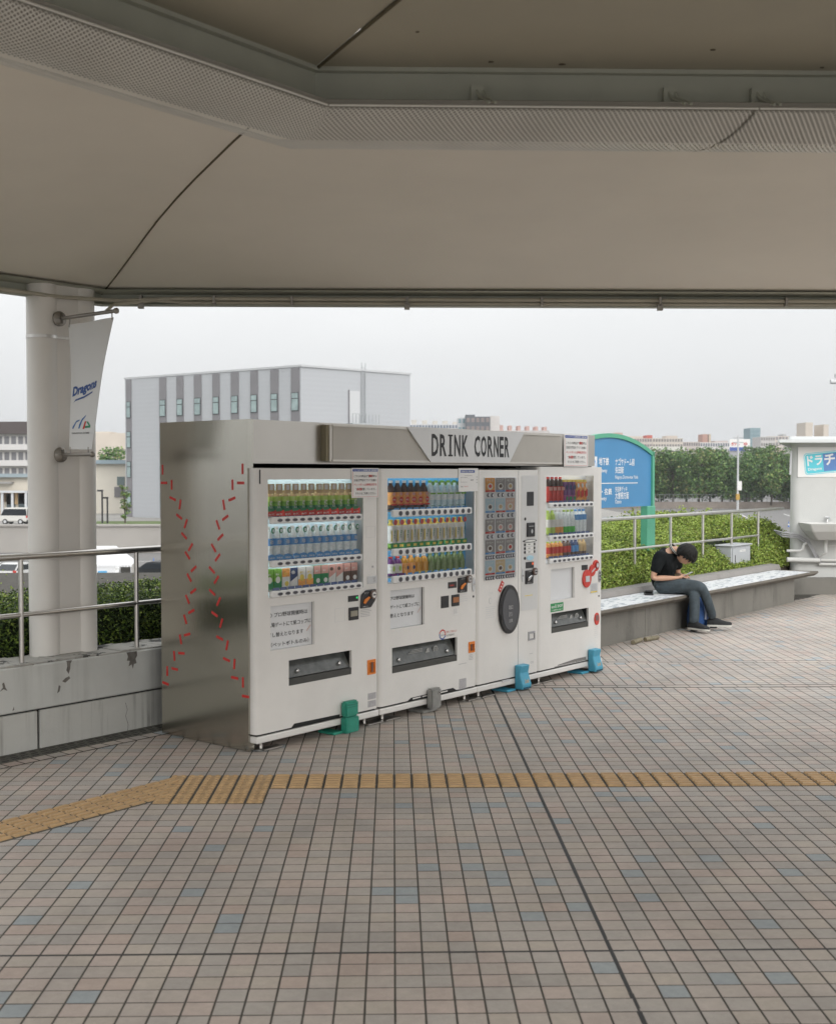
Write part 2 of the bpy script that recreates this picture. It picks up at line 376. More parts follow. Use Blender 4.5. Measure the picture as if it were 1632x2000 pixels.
# border tiles and drain strip along the low wall
for k in range(95):
    u = -5 + k * .1035
    if u > 4.4: break
    p = cw(u, .865) - GO; q = Vector((p.dot(GU), p.dot(GV), .0045))
    obj('border_tile', tile_mesh[int(rng.choice(7, p=TW))], floor, loc=q, rot=(0, 0, CA - GA))
gut = mat('drain_strip', (.10, .098, .082), .85, var=.4, scale=20, bump=.5, bscale=180)
b = MB(); b.box(-5, 5.2, .815, 1.10, -.004, .0035)
o = b.build('drain_strip', grout, floor); o.location = (cw(0, 0) - GO).dot(GU), (cw(0, 0) - GO).dot(GV), 0; o.rotation_euler = (0, 0, CA - GA)
b = MB(); b.box(-5, 5.2, .917, 1.10, .0036, .006)
for k in range(140):
    for j in range(3): b.box(-4.9 + k * .07 + j * .02, -4.9 + k * .07 + .045 + j * .02, .945 + j * .048, .952 + j * .048, .006, .0085, 1)
o2 = b.build('drain_cover', [gut, darkrec], floor); o2.location = o.location; o2.rotation_euler = o.rotation_euler

# ---- low painted wall with planter behind it
wallp = patchy('wall_paint', (.58, .59, .565), (.20, .20, .18), (.16, .155, .14), s2=13, cut=.74, dirt_amt=.30)
walll = patchy('wall_lower', (.54, .54, .51), (.11, .11, .095), (.14, .135, .12), s2=30, cut=.72, streak=9, dirt_amt=.95)
copem = patchy('wall_top', (.40, .39, .36), (.10, .10, .09), (.06, .06, .055), s2=22, cut=.55)
wl = thing('planter_wall', 'low pale painted concrete wall with peeling chips along the planter behind the steel cabinet', 'wall', CO, CA)
b = MB(); b.box(-5.5, 5.6, 1.08, 1.40, .262, .548); b.build('upper_band', wallp, wl, bevel=.008)
b = MB(); b.box(-5.5, -.85, 1.092, 1.40, -.02, .25); b.build('lower_panel', walll, wl, bevel=.004)
b = MB(); b.box(-.832, 5.6, 1.092, 1.40, -.02, .25); b.build('lower_panel', walll, wl, bevel=.004)
b = MB(); b.box(-5.5, 5.6, 1.11, 1.39, -.02, .30); b.build('wall_core', darkrec, wl)
b = MB()
x = -5.5
while x < 5.5:                                              # broken mortar top
    w_ = rng.uniform(.05, .22); b.box(x, min(5.6, x + w_), 1.085 + rng.uniform(0, .018), 1.42, .546, .556 + rng.uniform(0, .008)); x += w_
b.build('mortar_cap', copem, wl, bevel=.003)
chip = mat('chipped_concrete', (.16, .15, .135), .9, var=.3, scale=25)
def blob(cx, cz, pts, y0=1.077):
    bb = MB(); bb.prism([(cx + px, cz + pz) for px, pz in pts], y0, 1.09); bb.build('paint_chip', chip, wl)
blob(-.12, .545, [(-.045, 0), (-.035, -.03), (-.045, -.055), (-.02, -.06), (-.03, -.095), (-.005, -.085), (.004, -.115), (.012, -.085), (.034, -.082), (.026, -.05), (.04, -.03), (.038, 0)])
blob(-.62, .545, [(-.02, 0), (-.015, -.035), (-.022, -.06), (-.006, -.085), (.006, -.05), (.008, -.02), (.02, 0)])
blob(-.645, .425, [(-.03, -.008), (-.008, -.02), (.03, .004), (.022, .018), (-.004, .01)]); blob(-.70, .375, [(-.012, -.03), (.004, -.02), (.012, .012), (0, .02)])
blob(-1.10, .43, [(-.022, -.018), (.004, -.005), (.03, -.02), (.016, .004), (.008, .035), (-.004, .03), (0, .004)]); blob(-1.03, .29, [(-.006, -.01), (.006, -.006), (.004, .012)])
crack = MB(); crack.tube([(-.17, 1.091, .2), (-.155, 1.091, .15), (-.17, 1.091, .11), (-.15, 1.091, .05), (-.155, 1.091, 0)], .0016, 4); crack.build('hairline_crack', chip, wl)
soil = mat('soil', (.05, .04, .028), .95, var=.4, scale=18, bump=.6, bscale=50)
b = MB(); b.box(-6, 6, 1.40, 3.2, .1, .50); o = b.build('planter_soil', soil); o['kind'] = 'structure'; o.location = CO; o.rotation_euler = (0, 0, CA)

# ---- guard rail
gr = thing('guard_rail', 'stainless tube guard rail with one lower rail running along the planter and bench', 'railing')
HZ, LZ = 1.238, .868
hp = [cw(-4.2, 1.14, HZ), cw(-.30, 1.14, HZ)]; lp = [cw(-4.2, 1.14, LZ), cw(-.30, 1.14, LZ)]
b = MB(); b.tube(hp, .0225, 14); b.build('handrail', railm, gr, smooth=40)
b = MB(); b.tube([cw(-.298, 1.14, HZ), cw(3.4, 1.14, HZ), bw(.1, .75, HZ), bw(4.3, .75, HZ)], .0225, 14); b.build('handrail', railm, gr, smooth=40)
b = MB(); b.tube([bw(4.302, .75, HZ), bw(6.1, .75, HZ), bw(6.9, .76, HZ)], .0225, 14); b.build('handrail', railm, gr, smooth=40)
b = MB(); b.tube(lp, .0155, 12); b.build('lower_rail', railm, gr, smooth=40)
b = MB(); b.tube([cw(-.298, 1.14, LZ), cw(3.4, 1.14, LZ), bw(.1, .75, LZ), bw(5.95, .75, LZ)], .0155, 12); b.build('lower_rail', railm, gr, smooth=40)
for u in (-3.72, -2.79, -1.86, -.93, -.035, .88, 1.8, 2.7): 
    b = MB(); b.tube([cw(u, 1.14, .54), cw(u, 1.14, HZ - .015)], .0165, 12); b.lathe([(.03, .547), (.03, .556), (.018, .56)], 12, M=Matrix.Translation(cw(u, 1.14))); b.build('post', railm, gr, smooth=40)
for u in (.19, 1.15, 2.106, 3.067, 4.023, 4.96, 5.91):
    b = MB(); b.tube([bw(u, .75, .42), bw(u, .75, HZ - .015)], .0185, 12); b.build('post', railm, gr, smooth=40)

# ---- twin-pipe column
colm = mat('column_paint', (.80, .775, .73), .45, var=.03, scale=3, bump=.02, bscale=30)
cl = thing('canopy_column', 'tall cream painted twin-pipe steel column standing on the low wall under the canopy', 'column', cw(0, 0), CA)
CP = [(-.625, 1.345), (-.335, 1.345)]
for i, (u, v) in enumerate(CP):
    b = MB(); b.lathe([(.10, .40), (.10, 3.05)], 32, M=Matrix.Translation((u, v, 0))); b.build('pipe', colm, cl, smooth=40)
b = MB(); b.box(CP[0][0], CP[1][0], 1.268, 1.42, .42, 3.05); b.build('web_plate', colm, cl)
for z in (.835, 2.655):
    b = MB(); b.lathe([(.1025, z), (.1025, z + .022)], 32, M=Matrix.Translation((CP[0][0], CP[0][1], 0))); b.box(CP[0][0] + .05, CP[1][0] - .1, 1.2655, 1.2679, z, z + .022); b.build('band', railm, cl, smooth=40)
# ---- banner on two arms
bm = mat('bracket_steel', (.33, .31, .28), .45, .8, var=.1, scale=10)
for z, ln, lab in ((2.785, .60, 'upper steel bracket arm on the cream column holding the top of the banner'), (1.889, .335, 'short lower steel bracket arm on the cream column below the banner')):
    t = thing('banner_bracket', lab, 'bracket', cw(-.56, 0), CA)
    b = MB(); b.lathe([(.05, 0), (.05, .012), (.02, .03)], 20, M=Matrix.Translation((0, 1.249, z)) @ Matrix.Rotation(R(90), 4, 'X')); b.build('flange', bm, t, smooth=40)
    b = MB(); b.tube([(0, 1.24, z), (0, 1.24 - ln, z)], .0125, 12); b.lathe([(.0125, 0), (.019, .004), (.019, .016), (.01, .024)], 12, M=Matrix.Translation((0, 1.24 - ln, z)) @ Matrix.Rotation(R(90), 4, 'X')); b.build('arm', bm, t, smooth=40)
    for a in (0, 90): b = MB(); b.box(-.002, .002, 1.20, 1.245, -.035, .035, 0, Matrix.Translation((0, 0, z)) @ Matrix.Translation((0, 1.22, 0)) @ Matrix.Rotation(R(a), 4, 'Y') @ Matrix.Translation((0, -1.22, 0))); b.build('gusset', bm, t)
bn = thing('pennant_banner', 'white vertical tapering banner with blue script lettering hung from the column brackets', 'banner', cw(-.56, 0), CA)
fab = mat('banner_vinyl', (.76, .76, .75), .55, bump=.05, bscale=14)
def bpos(s, t):                                            # s 0..1 from column outwards, t 0..1 bottom to top
    w0 = 1.145; ln = .245 + (.475 - .245) * t
    v = w0 - ln * s - .01 * t; z = 1.925 + (2.735 - 1.925) * t + .012 * t * s - .004 * (1 - t) * s
    u = .012 * math.sin(3.2 * s + 2 * t) * math.sin(math.pi * t) + .006 * math.sin(9 * s + 4 * t) * t
    return (u, v, z)
b = MB(); ns, ntt = 14, 34
b.v = [bpos(i / ns, j / ntt) for j in range(ntt + 1) for i in range(ns + 1)] + [tuple(a + d for a, d in zip(bpos(i / ns, j / ntt), (.0015, 0, 0))) for j in range(ntt + 1) for i in range(ns + 1)]
o_ = (ns + 1) * (ntt + 1)
for j in range(ntt):
    for i in range(ns):
        k = j * (ns + 1) + i; b.f += [(k, k + 1, k + ns + 2, k + ns + 1), (k + o_, k + ns + 1 + o_, k + ns + 2 + o_, k + 1 + o_)]
b.m = [0] * len(b.f); b.build('cloth', fab, bn, smooth=60)
def onban(mb, txt, s0, s1, t0, t1, mi, shear=0.0, bold=.01, skew=0.0):
    v, f = glyphs(txt, bold); a, c = v.min(0), v.max(0)
    vs = []
    for p in v:
        x = (p[0] - a[0]) / (c[0] - a[0]); y = (p[1] - a[1]) / (c[1] - a[1])
        q = bpos(s0 + (s1 - s0) * (x + skew * y), t0 + (t1 - t0) * y + shear * x); vs.append((q[0] - .0016, q[1], q[2]))
    mb.add(vs, f, mi)
def bpoly(mb, pts, mi): mb.add([tuple(a + d for a, d in zip(bpos(*p), (-.0015, 0, 0))) for p in pts], [tuple(range(len(pts)))], mi)
b = MB(); onban(b, 'Dragons', .05, .84, .40, .50, 0, shear=.055, bold=.045, skew=.05)
bpoly(b, [(.10, .372), (.16, .386), (.45, .405), (.72, .440), (.74, .452), (.45, .420), (.17, .40)], 0)
b.build('script_lettering', [mat('dragon_blue', (.03, .09, .30), .5)], bn)
b = MB(); g0 = .155
for (a0, a1, c_) in ((0, 1, 0), (1, 2, 0)): pass
bpoly(b, [(.10, .165), (.14, .165), (.24, .215), (.36, .228), (.36, .236), (.24, .228), (.12, .185)], 0)
bpoly(b, [(.33, .165), (.38, .165), (.46, .225), (.58, .262), (.58, .270), (.44, .240), (.36, .20)], 0)
bpoly(b, [(.50, .160), (.57, .160), (.62, .218), (.56, .222)], 1)
bpoly(b, [(.58, .168), (.80, .170), (.80, .186), (.70, .214), (.62, .222), (.64, .210), (.73, .186), (.59, .184)], 2)
onban(b, 'NAGOYA DOME', .10, .80, .122, .136, 3, bold=.01)
b.build('emblem', [mat('emblem_blue', (.04, .16, .42), .5), red, mat('emblem_green', (.02, .25, .12), .5), ink], bn)
for s, t in ((.02, 1), (.97, 1), (.05, 0), (.85, 0)):
    p = Vector(bpos(s, t)); z1 = 2.785 if t else 1.889
    b = MB(); b.tube([p + Vector((0, 0, -.015 if t else .015)), (0, p.y, (p.z + z1) / 2), (0, p.y, z1 + (-.012 if t else .012))], .004, 6); b.build('hook', bm, bn)

# ---- canopy
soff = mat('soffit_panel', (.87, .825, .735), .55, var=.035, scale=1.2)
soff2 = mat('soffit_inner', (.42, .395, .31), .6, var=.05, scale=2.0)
trim = mat('canopy_trim', (.46, .47, .40), .55, var=.06, scale=4)
KX = Vector((-2.176, 8.279, 0)); rA = R(1.5); rU = Vector((math.cos(rA), math.sin(rA), 0)); rN = Vector((math.sin(rA), -math.cos(rA), 0))
lU = -CU; lN = -CV
mdv = (rN + lN).normalized(); fac = mdv.dot(rN)
def rp(side, s, d, z):
    """s measured along the eave from the mitre line at depth d"""
    m_ = KX + mdv * (d / fac); return m_ + (rU if side else lU) * s + Zv * z
cp_ = thing('canopy_roof', 'wide cream panelled walkway canopy with angled corner overhead', 'canopy')
prof = [(-.02, 3.008), (.4, 3.060), (.8, 3.118), (1.15, 3.172), (1.46, 3.214), (1.8, 3.248), (2.15, 3.273), (2.74, 3.300), (3.3, 3.312), (3.60, 3.315)]
def sweep(mb, side, prof2, s0, s1, mi=0, gap=0.0):
    n = len(prof2); a = [rp(side, s0 + gap, d, z) for d, z in prof2]; c = [rp(side, s1, d, z) for d, z in prof2]
    v = a + c; f = [((i, i + 1, n + i + 1, n + i) if side else (i, n + i, n + i + 1, i + 1)) for i in range(n - 1)]
    mb.add(v, f, mi)
for side in (1, 0):
    ext = 6.1 if side else 3.2
    b = MB(); top = [(d, 3.50) for d, z in reversed(prof)]; sweep(b, side, prof + top + [prof[0]], 0, ext, gap=.006); b.build('soffit_panel', soff, cp_, smooth=30)
    b = MB(); sweep(b, side, [(3.60, 3.16), (3.70, 3.16), (3.70, 3.318), (3.60, 3.318), (3.60, 3.16)], 0, ext); sweep(b, side, [(3.701, 3.300), (3.73, 3.300), (3.73, 3.318)], 0, ext); b.build('beam', trim, cp_)
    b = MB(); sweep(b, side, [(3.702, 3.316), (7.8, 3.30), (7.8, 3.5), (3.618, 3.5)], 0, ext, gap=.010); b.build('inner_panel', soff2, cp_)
    b = MB(); sweep(b, side, [(-.05, 3.52), (-.05, 2.925), (.03, 2.925), (.03, 2.931), (-.03, 2.931), (-.03, 3.004), (.16, 3.012)], 0, ext); b.build('eave_gutter', trim, cp_)
seam = mat('seam_gap', (.10, .085, .05), .8)
b = MB(); b.tube([KX + mdv * (d / fac) + Zv * (z - .001) for d, z in prof], .0055, 6); b.tube([KX + mdv * (3.72 / fac) + Zv * 3.313, KX + mdv * (7.8 / fac) + Zv * 3.30], .007, 6); b.build('mitre_seam', seam, cp_)
for side in (1, 0):
    b = MB(); b.tube([rp(side, .02, .012, 3.009), rp(side, 6.0 if side else 3.1, .012, 3.009)], .004, 5); b.build('panel_bead', seam, cp_)
spot = mat('soffit_spot', (.12, .10, .07), .9)
for (s, d) in ((1.35, 3.95), (.62, 3.80), (2.2, 3.80), (1.9, 3.77), (.2, 4.1), (2.9, 4.2), (1.0, 4.6), (2.35, 4.35), (.9, 3.78), (2.05, 3.82)):
    q_ = rp(1, s, d, 3.3155 - (d - 3.7) * .003); b = MB(); r1 = rng.uniform(.005, .012); b.plan([(q_.x + r1 * rng.uniform(.6, 1.3) * math.cos(R(45 * i)), q_.y + r1 * .6 * math.sin(R(45 * i))) for i in range(8)], q_.z - .003, q_.z); b.build('stain_spot', spot, cp_)
# perforated covers, real holes
perf = mat('perforated_steel', (.80, .79, .74), .42, .25, var=.08, scale=3)
hc = .0098; AR, dc_, zc_ = .424, 3.571, 3.485; a0_, a1_ = R(-128), R(-54)
nb = int((a1_ - a0_) * AR / hc)
def cover(side, s0, s1):
    i = np.arange(0, int((s1 - s0) / hc)); j = np.arange(0, nb); I, J = np.meshgrid(i, j); k = (I + J) % 2 == 0; I, J = I[k].astype(float), J[k].astype(float)
    V = []
    for sc in (1.0, .60):
        for du_, dv_ in ((1, 0), (0, 1), (-1, 0), (0, -1)):
            ss = s0 + (I + du_ * sc) * hc; aa = a0_ + (J + dv_ * sc) * hc / AR
            d = dc_ + AR * np.cos(aa); z = zc_ + AR * np.sin(aa); m_ = d / fac; e = rU if side else lU
            V.append(np.stack([KX.x + mdv.x * m_ + e.x * ss, KX.y + mdv.y * m_ + e.y * ss, z], 1))
    V = np.stack(V, 1); n = len(I)
    q = np.array([(0, 1, 5, 4), (1, 2, 6, 5), (2, 3, 7, 6), (3, 0, 4, 7)]); F = (q[None] + (np.arange(n) * 8)[:, None, None]).reshape(-1)
    me = bpy.data.meshes.new('perforated_cover'); me.vertices.add(n * 8); me.vertices.foreach_set('co', V.reshape(-1)); me.loops.add(len(F)); me.loops.foreach_set('vertex_index', F)
    me.polygons.add(n * 4); me.polygons.foreach_set('loop_start', np.arange(0, n * 16, 4)); me.polygons.foreach_set('loop_total', np.full(n * 4, 4)); me.materials.append(perf); me.update(calc_edges=True); me.shade_flat()
    o = obj('perforated_cover', me, cp_)
    e = MB()
    for aa in (a0_, a1_):
        d = dc_ + AR * math.cos(aa); z = zc_ + AR * math.sin(aa); e.tube([rp(side, s0, d, z), rp(side, s1, d, z)], .004, 6)
    e.build('edge_bead', perf, o)
liner = mat('cover_liner', (.36, .35, .31), .8)
for side in (1, 0):
    b = MB(); sweep(b, side, [(dc_ + (AR - .035) * math.cos(a), zc_ + (AR - .035) * math.sin(a)) for a in [R(-128 + 74 * i / 10) for i in range(11)]], 0, 5.2 if side else 3.15); b.build('cover_liner', liner, cp_)
cover(1, .004, 1.62); cover(1, 1.626, 3.6); cover(1, 3.606, 5.0); cover(0, .004, 2.25); cover(0, 2.256, 3.15)
for s in (.62, 1.36, 1.70):
    b = MB()
    for q in (-.012, .012): b.tube([rp(1, s + q, 3.71, 3.25), rp(1, s + q, 3.74, 3.20), rp(1, s + q, 3.81, 3.16)], .006, 6)
    p = rp(1, s, 3.705, 3.22); b.box(p.x - .025, p.x + .025, p.y - .02, p.y, 3.19, 3.25); b.build('hanger', trim, cp_)
b = MB(); b.tube([rp(1, 0, 3.71, 3.195), rp(1, 6, 3.71, 3.195)], .004, 6); b.build('tie_rod', seam, cp_)
# conduit along the eave
cond = mat('conduit_cream', (.46, .43, .35), .5, var=.1, scale=7)
ct = thing('eave_conduit', 'cream cable conduit clipped along the outer edge of the canopy', 'conduit')
b = MB(); b.tube([rp(0, 3.1, .09, 2.965), rp(0, 1.2, .085, 2.935), rp(0, .35, .09, 2.93), rp(1, .1, .09, 2.945), rp(1, .5, .075, 2.965), rp(1, 6.0, .065, 2.963)], .013, 8); b.build('pipe', cond, ct, smooth=40)
b = MB(); b.tube([cw(-.56, .72, 2.795), cw(-.40, .95, 2.83), rp(1, .05, .12, 2.915), rp(1, .35, .07, 2.95), rp(1, .55, .05, 2.94), rp(1, 6.0, .045, 2.94)], .011, 8); b.build('pipe', cond, ct, smooth=40)
for s in (.25, .75, 1.28, 2.07, 3.0, 3.82, 4.7, 5.6):
    p = rp(1, s, .065, 2.95); b = MB(); b.box(p.x - .008, p.x + .008, p.y - .03, p.y + .03, 2.925, 2.985)
    if s in (2.07, 3.82, .25): b.box(p.x - .018, p.x + .018, p.y - .03, p.y + .01, 2.895, 2.935)
    b.build('clip', bm, ct)

# ---- bench
conc = patchy('bench_concrete', (.185, .176, .155), (.035, .033, .028), (.07, .066, .056), s2=14, cut=.74, streak=1.3, dirt_amt=1.0)
slab = patchy('bench_slab', (.135, .12, .098), (.035, .032, .027), (.22, .20, .175), s2=16, cut=.70, streak=3, dirt_amt=.9)
curbm = patchy('curb', (.25, .235, .22), (.15, .14, .13), (.2, .19, .18), s2=30, cut=.8)
bench = thing('stone_bench', 'long grey concrete bench with white marbled tile seat in front of the hedge', 'bench', BO, BA)
xs = [-1.4, -.25, .92, 2.08, 2.62, 3.02, 3.9, 4.6, 5.35]
for a, c in zip(xs, xs[1:]):
    b = MB(); b.box(a + .003, c - .003, 0, .25, -.02, .338); b.build('front_panel', conc, bench, bevel=.003)
b = MB(); b.box(-1.4, 5.3, .012, .24, -.02, .335); b.build('panel_core', darkrec, bench)
b = MB(); 
v = []
for u, cut in ((-1.4, 0), (5.72, .16)):
    v += [(u + cut, -.14, .40), (u + cut, -.145, .375), (u + cut - .02, -.09, .335), (u, .40, .335), (u, .40, .40)]
b.add(v, [(0, 1, 6, 5), (1, 2, 7, 6), (2, 3, 8, 7), (3, 4, 9, 8), (4, 0, 5, 9), (0, 4, 3, 2, 1), (5, 6, 7, 8, 9)]); b.build('seat_slab', slab, bench)
mos = bpy.data.materials.new('bench_mosaic'); mos.use_nodes = True; t = mos.node_tree; k = t.links.new; bs = t.nodes['Principled BSDF']; bs.inputs['Roughness'].default_value = .4
g = t.nodes.new('ShaderNodeTexCoord').outputs['Object']; mp = t.nodes.new('ShaderNodeMapping'); mp.inputs['Scale'].default_value = (5, 17, 1); k(g, mp.inputs[0])
n1 = t.nodes.new('ShaderNodeTexNoise'); n1.inputs['Scale'].default_value = 1.6; n1.inputs['Detail'].default_value = 3; k(mp.outputs[0], n1.inputs[0])
rr = t.nodes.new('ShaderNodeValToRGB'); e = rr.color_ramp.elements; e[0].position = .55; e[0].color = (.66, .67, .68, 1); e[1].position = .60; e[1].color = (.24, .27, .31, 1); k(n1.outputs[0], rr.inputs[0]); k(rr.outputs[0], bs.inputs['Base Color'])
for a, c in ((-1.39, -.2), (-.19, 1.0), (1.01, 2.28), (2.29, 3.5), (3.51, 4.6), (4.61, 5.62)):
    b = MB(); b.box(a, c, -.115, .39, .3985, .4035); b.build('seat_tile', mos, bench)
b = MB(); b.add([(-1.4, .40, .33), (5.9, .40, .33), (5.9, .60, .33), (-1.4, .60, .33), (-1.4, .405, .41), (5.9, .405, .41), (5.9, .43, .465), (-1.4, .43, .465), (5.9, .60, .475), (-1.4, .60, .475)], [(0, 1, 5, 4), (4, 5, 6, 7), (7, 6, 8, 9), (9, 8, 2, 3), (0, 4, 7, 9, 3), (1, 2, 8, 6, 5)]); b.build('back_curb', curbm, bench)
b = MB(); b.box(-3, 7.5, .6, 3.4, -.3, .455); o = b.build('hedge_soil', soil); o['kind'] = 'structure'; o.location = BO; o.rotation_euler = (0, 0, BA)
pm = mat('old_pipe', (.20, .175, .115), .7, var=.3, scale=20)
for i, (u, w, an) in enumerate(((.42, -.16, 8), (.69, -.19, -6))):
    b = MB(); b.tube([(-.12, 0, .0), (.12, 0, .0)], .024, 10)
    o = b.build('pipe_stub', pm, smooth=40); o.location = bw(u, w, .024); o.rotation_euler = (0, 0, BA + R(an))
    tag(o, 'short tan pipe offcut on the paving at the foot of the bench', 'pipe', 'pipe offcuts by the bench foot')

# ---- hedges
lm = [mat('leaf_dark', (.055, .10, .02), .55, var=.3, scale=9), mat('leaf_mid', (.19, .28, .04), .5, var=.25, scale=9), mat('leaf_light', (.33, .42, .085), .5, var=.2, scale=9), mat('leaf_olive', (.22, .24, .05), .55, var=.25, scale=7)]
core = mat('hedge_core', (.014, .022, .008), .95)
def fbm(u, w):
    return .5 * np.sin(3.1 * u + 1.3 * w + 1) * np.sin(2.3 * w - .7 * u + 2) + .3 * np.sin(7.3 * u + 2.1) * np.sin(5.1 * w + 1.1) + .2 * np.sin(15 * u + 9 * w)
hl = thing('clipped_hedge', 'dark clipped box hedge behind the low wall under the canopy', 'hedge', CO, CA)
b = MB(); b.box(-5.2, 5.6, 1.60, 2.45, .42, .79); b.build('light_block_core', core, hl)  # solid dark core added inside the leaves to block light
n = 42000; u = rng.uniform(-3.2, 3.0, n); f = rng.random(n)
top = f < .55; v = np.where(top, rng.uniform(1.5, 2.6, n), 1.53 + rng.exponential(.03, n)); z = np.where(top, .845 + .03 * fbm(u * 1.5, v * 2) + rng.normal(0, .018, n), rng.uniform(.45, .85, n)); v = np.where(top, v, v + .04 * fbm(u * 2, z * 6))
leaves('foliage', np.stack([u, v, z], 1), .026, lm, [.66, .27, .05, .02], hl)
n = 900; u = rng.uniform(-3.2, 3.0, n); leaves('shoots', np.stack([u, rng.uniform(1.6, 2.4, n), .86 + rng.exponential(.03, n)], 1), .024, [lm[2]], [1], hl)
hr = thing('azalea_hedge', 'broad bright green azalea hedge sloping up behind the bench and grey box', 'hedge', BO, BA)
def htop(u, w):
    s = np.clip((w - .58) / .55, 0, 1); base = .46 + .40 * np.sqrt(s) + .10 * np.clip((w - 1.1) / 1.4, 0, 1)
    end = .16 * np.clip((u - 4.8) / 2.2, 0, 1)
    h_ = base + end * s + .05 * fbm(u * 1.2, w * 1.4) * s
    return np.where((u > 4.62) & (u < 5.42) & (w < 1.12), np.minimum(h_, .50), h_)
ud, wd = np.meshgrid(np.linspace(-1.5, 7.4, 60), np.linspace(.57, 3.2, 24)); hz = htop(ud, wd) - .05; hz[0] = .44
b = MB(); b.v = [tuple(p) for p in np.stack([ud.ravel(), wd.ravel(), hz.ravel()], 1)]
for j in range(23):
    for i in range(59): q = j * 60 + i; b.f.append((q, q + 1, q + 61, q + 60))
b.m = [0] * len(b.f); b.build('light_block_core', core, hr)  # dark sheet added under the leaf surface to stop light passing through
n = 115000; u = rng.uniform(-1.2, 7.3, n); w = .57 + 2.5 * rng.random(n) ** 1.7; z = htop(u, w) + rng.normal(-.015, .030, n)
leaves('foliage', np.stack([u, w, z], 1), .036, lm, [.12, .30, .40, .18], hr)
n = 5000; u = rng.uniform(-1.2, 7.3, n); w = rng.uniform(1.0, 3.0, n); cl_ = rng.integers(0, 130, n); cu_ = rng.uniform(-1.2, 7.3, 130); cw_ = rng.uniform(.9, 2.6, 130)
u = cu_[cl_] + rng.normal(0, .03, n); w = cw_[cl_] + rng.normal(0, .03, n); leaves('shoots', np.stack([u, w, htop(u, w) + rng.uniform(0, .13, n)], 1), .036, [lm[2], lm[1]], [.8, .2], hr, up=.1)
# ================================================================== DRINK CORNER
dc = thing('drink_corner_cabinet', 'brushed stainless steel cabinet with DRINK CORNER header framing the vending machines', 'cabinet', CO, CA)
brushed = bpy.data.materials.new('brushed_panel'); brushed.use_nodes = True; t = brushed.node_tree; k = t.links.new; bs = t.nodes['Principled BSDF']
bs.inputs['Metallic'].default_value = 1; bs.inputs['Base Color'].default_value = (.50, .48, .42, 1)
g = t.nodes.new('ShaderNodeTexCoord').outputs['Object']
def _n(sc, s, d=4):
    mp = t.nodes.new('ShaderNodeMapping'); mp.inputs['Scale'].default_value = sc; k(g, mp.inputs[0]); n_ = t.nodes.new('ShaderNodeTexNoise'); n_.inputs['Scale'].default_value = s; n_.inputs['Detail'].default_value = d; k(mp.outputs[0], n_.inputs['Vector']); return n_.outputs['Fac']
mr = t.nodes.new('ShaderNodeMapRange'); mr.inputs[3].default_value = .14; mr.inputs[4].default_value = .22; k(_n((1, 1, 1), 2.5), mr.inputs[0]); k(mr.outputs[0], bs.inputs['Roughness'])
b1 = t.nodes.new('ShaderNodeBump'); b1.inputs['Strength'].default_value = .04; b1.inputs['Distance'].default_value = .04; k(_n((.9, 1.1, 1.0), 1.7, 1), b1.inputs['Height'])
b2 = t.nodes.new('ShaderNodeBump'); b2.inputs['Strength'].default_value = .12; b2.inputs['Distance'].default_value = .002; k(_n((90, 90, 2), 3.0, 2), b2.inputs['Height']); k(b1.outputs[0], b2.inputs['Normal']); k(b2.outputs[0], bs.inputs['Normal'])
b = MB(); b.box(-.045, -.040, .0, .858, .005, 2.108); sp_ = b.build('side_panel', brushed, dc)
b = MB(); b.box(-.045, .004, -.004, -.0005, .005, 2.108); b.box(.0005, .004, -.0005, .03, .005, 1.83); b.build('front_flange', brushed, dc)
b = MB(); b.box(-.039, 4.14, 0.001, .03, 1.83, 2.108); b.build('header_fascia', mat('header_steel', (.58, .55, .505), .30, .9, var=.03, scale=3, bump=.04, bscale=10), dc)
b = MB(); b.box(-.039, 4.14, .031, .855, 2.085, 2.106); b.build('roof_plate', steel, dc)
b = MB(); b.box(4.13, 4.142, .031, .855, .02, 2.084); b.build('side_panel', steel, dc)
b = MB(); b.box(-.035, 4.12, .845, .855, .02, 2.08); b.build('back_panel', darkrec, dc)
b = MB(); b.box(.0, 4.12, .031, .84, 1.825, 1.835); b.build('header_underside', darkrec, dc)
# red tape dashes on the side panel: centre (v,z), pattern of two chains
tape = mat('red_tape', (.55, .028, .022), .5)
LC = [(0.833, 1.791, 90), (0.739, 1.69, 90), (0.819, 1.703, 0), (0.729, 1.598, 17), (0.653, 1.56, -79), (0.663, 1.479, 27), (0.596, 1.434, -63), (0.614, 1.353, 36), (0.549, 1.28, -50), (0.58, 1.224, 45), (0.519, 1.138, -35), (0.564, 1.078, 50), (0.524, 0.991, -30), (0.583, 0.933, 58), (0.545, 0.855, -23), (0.607, 0.798, 67), (0.589, 0.698, -15), (0.657, 0.66, 75), (0.649, 0.568, -3), (0.723, 0.543, 84), (0.72, 0.455, 3), (0.798, 0.433, 90), (0.817, 0.347, 8)]
RC = [(0.04, 1.795, 90), (0.058, 1.706, 0), (0.135, 1.694, 90), (0.141, 1.603, -17), (0.219, 1.565, 79), (0.205, 1.482, -27), (0.276, 1.435, 63), (0.253, 1.356, -36), (0.319, 1.284, 50), (0.281, 1.224, -45), (0.337, 1.14, 35), (0.294, 1.079, -50), (0.335, 0.995, 30), (0.274, 0.939, -58), (0.314, 0.855, 23), (0.25, 0.801, -67), (0.265, 0.703, 15), (0.194, 0.663, -75), (0.2, 0.57, 12), (0.126, 0.549, -84), (0.123, 0.46, 3), (0.046, 0.44, 90), (0.022, 0.353, 0)]
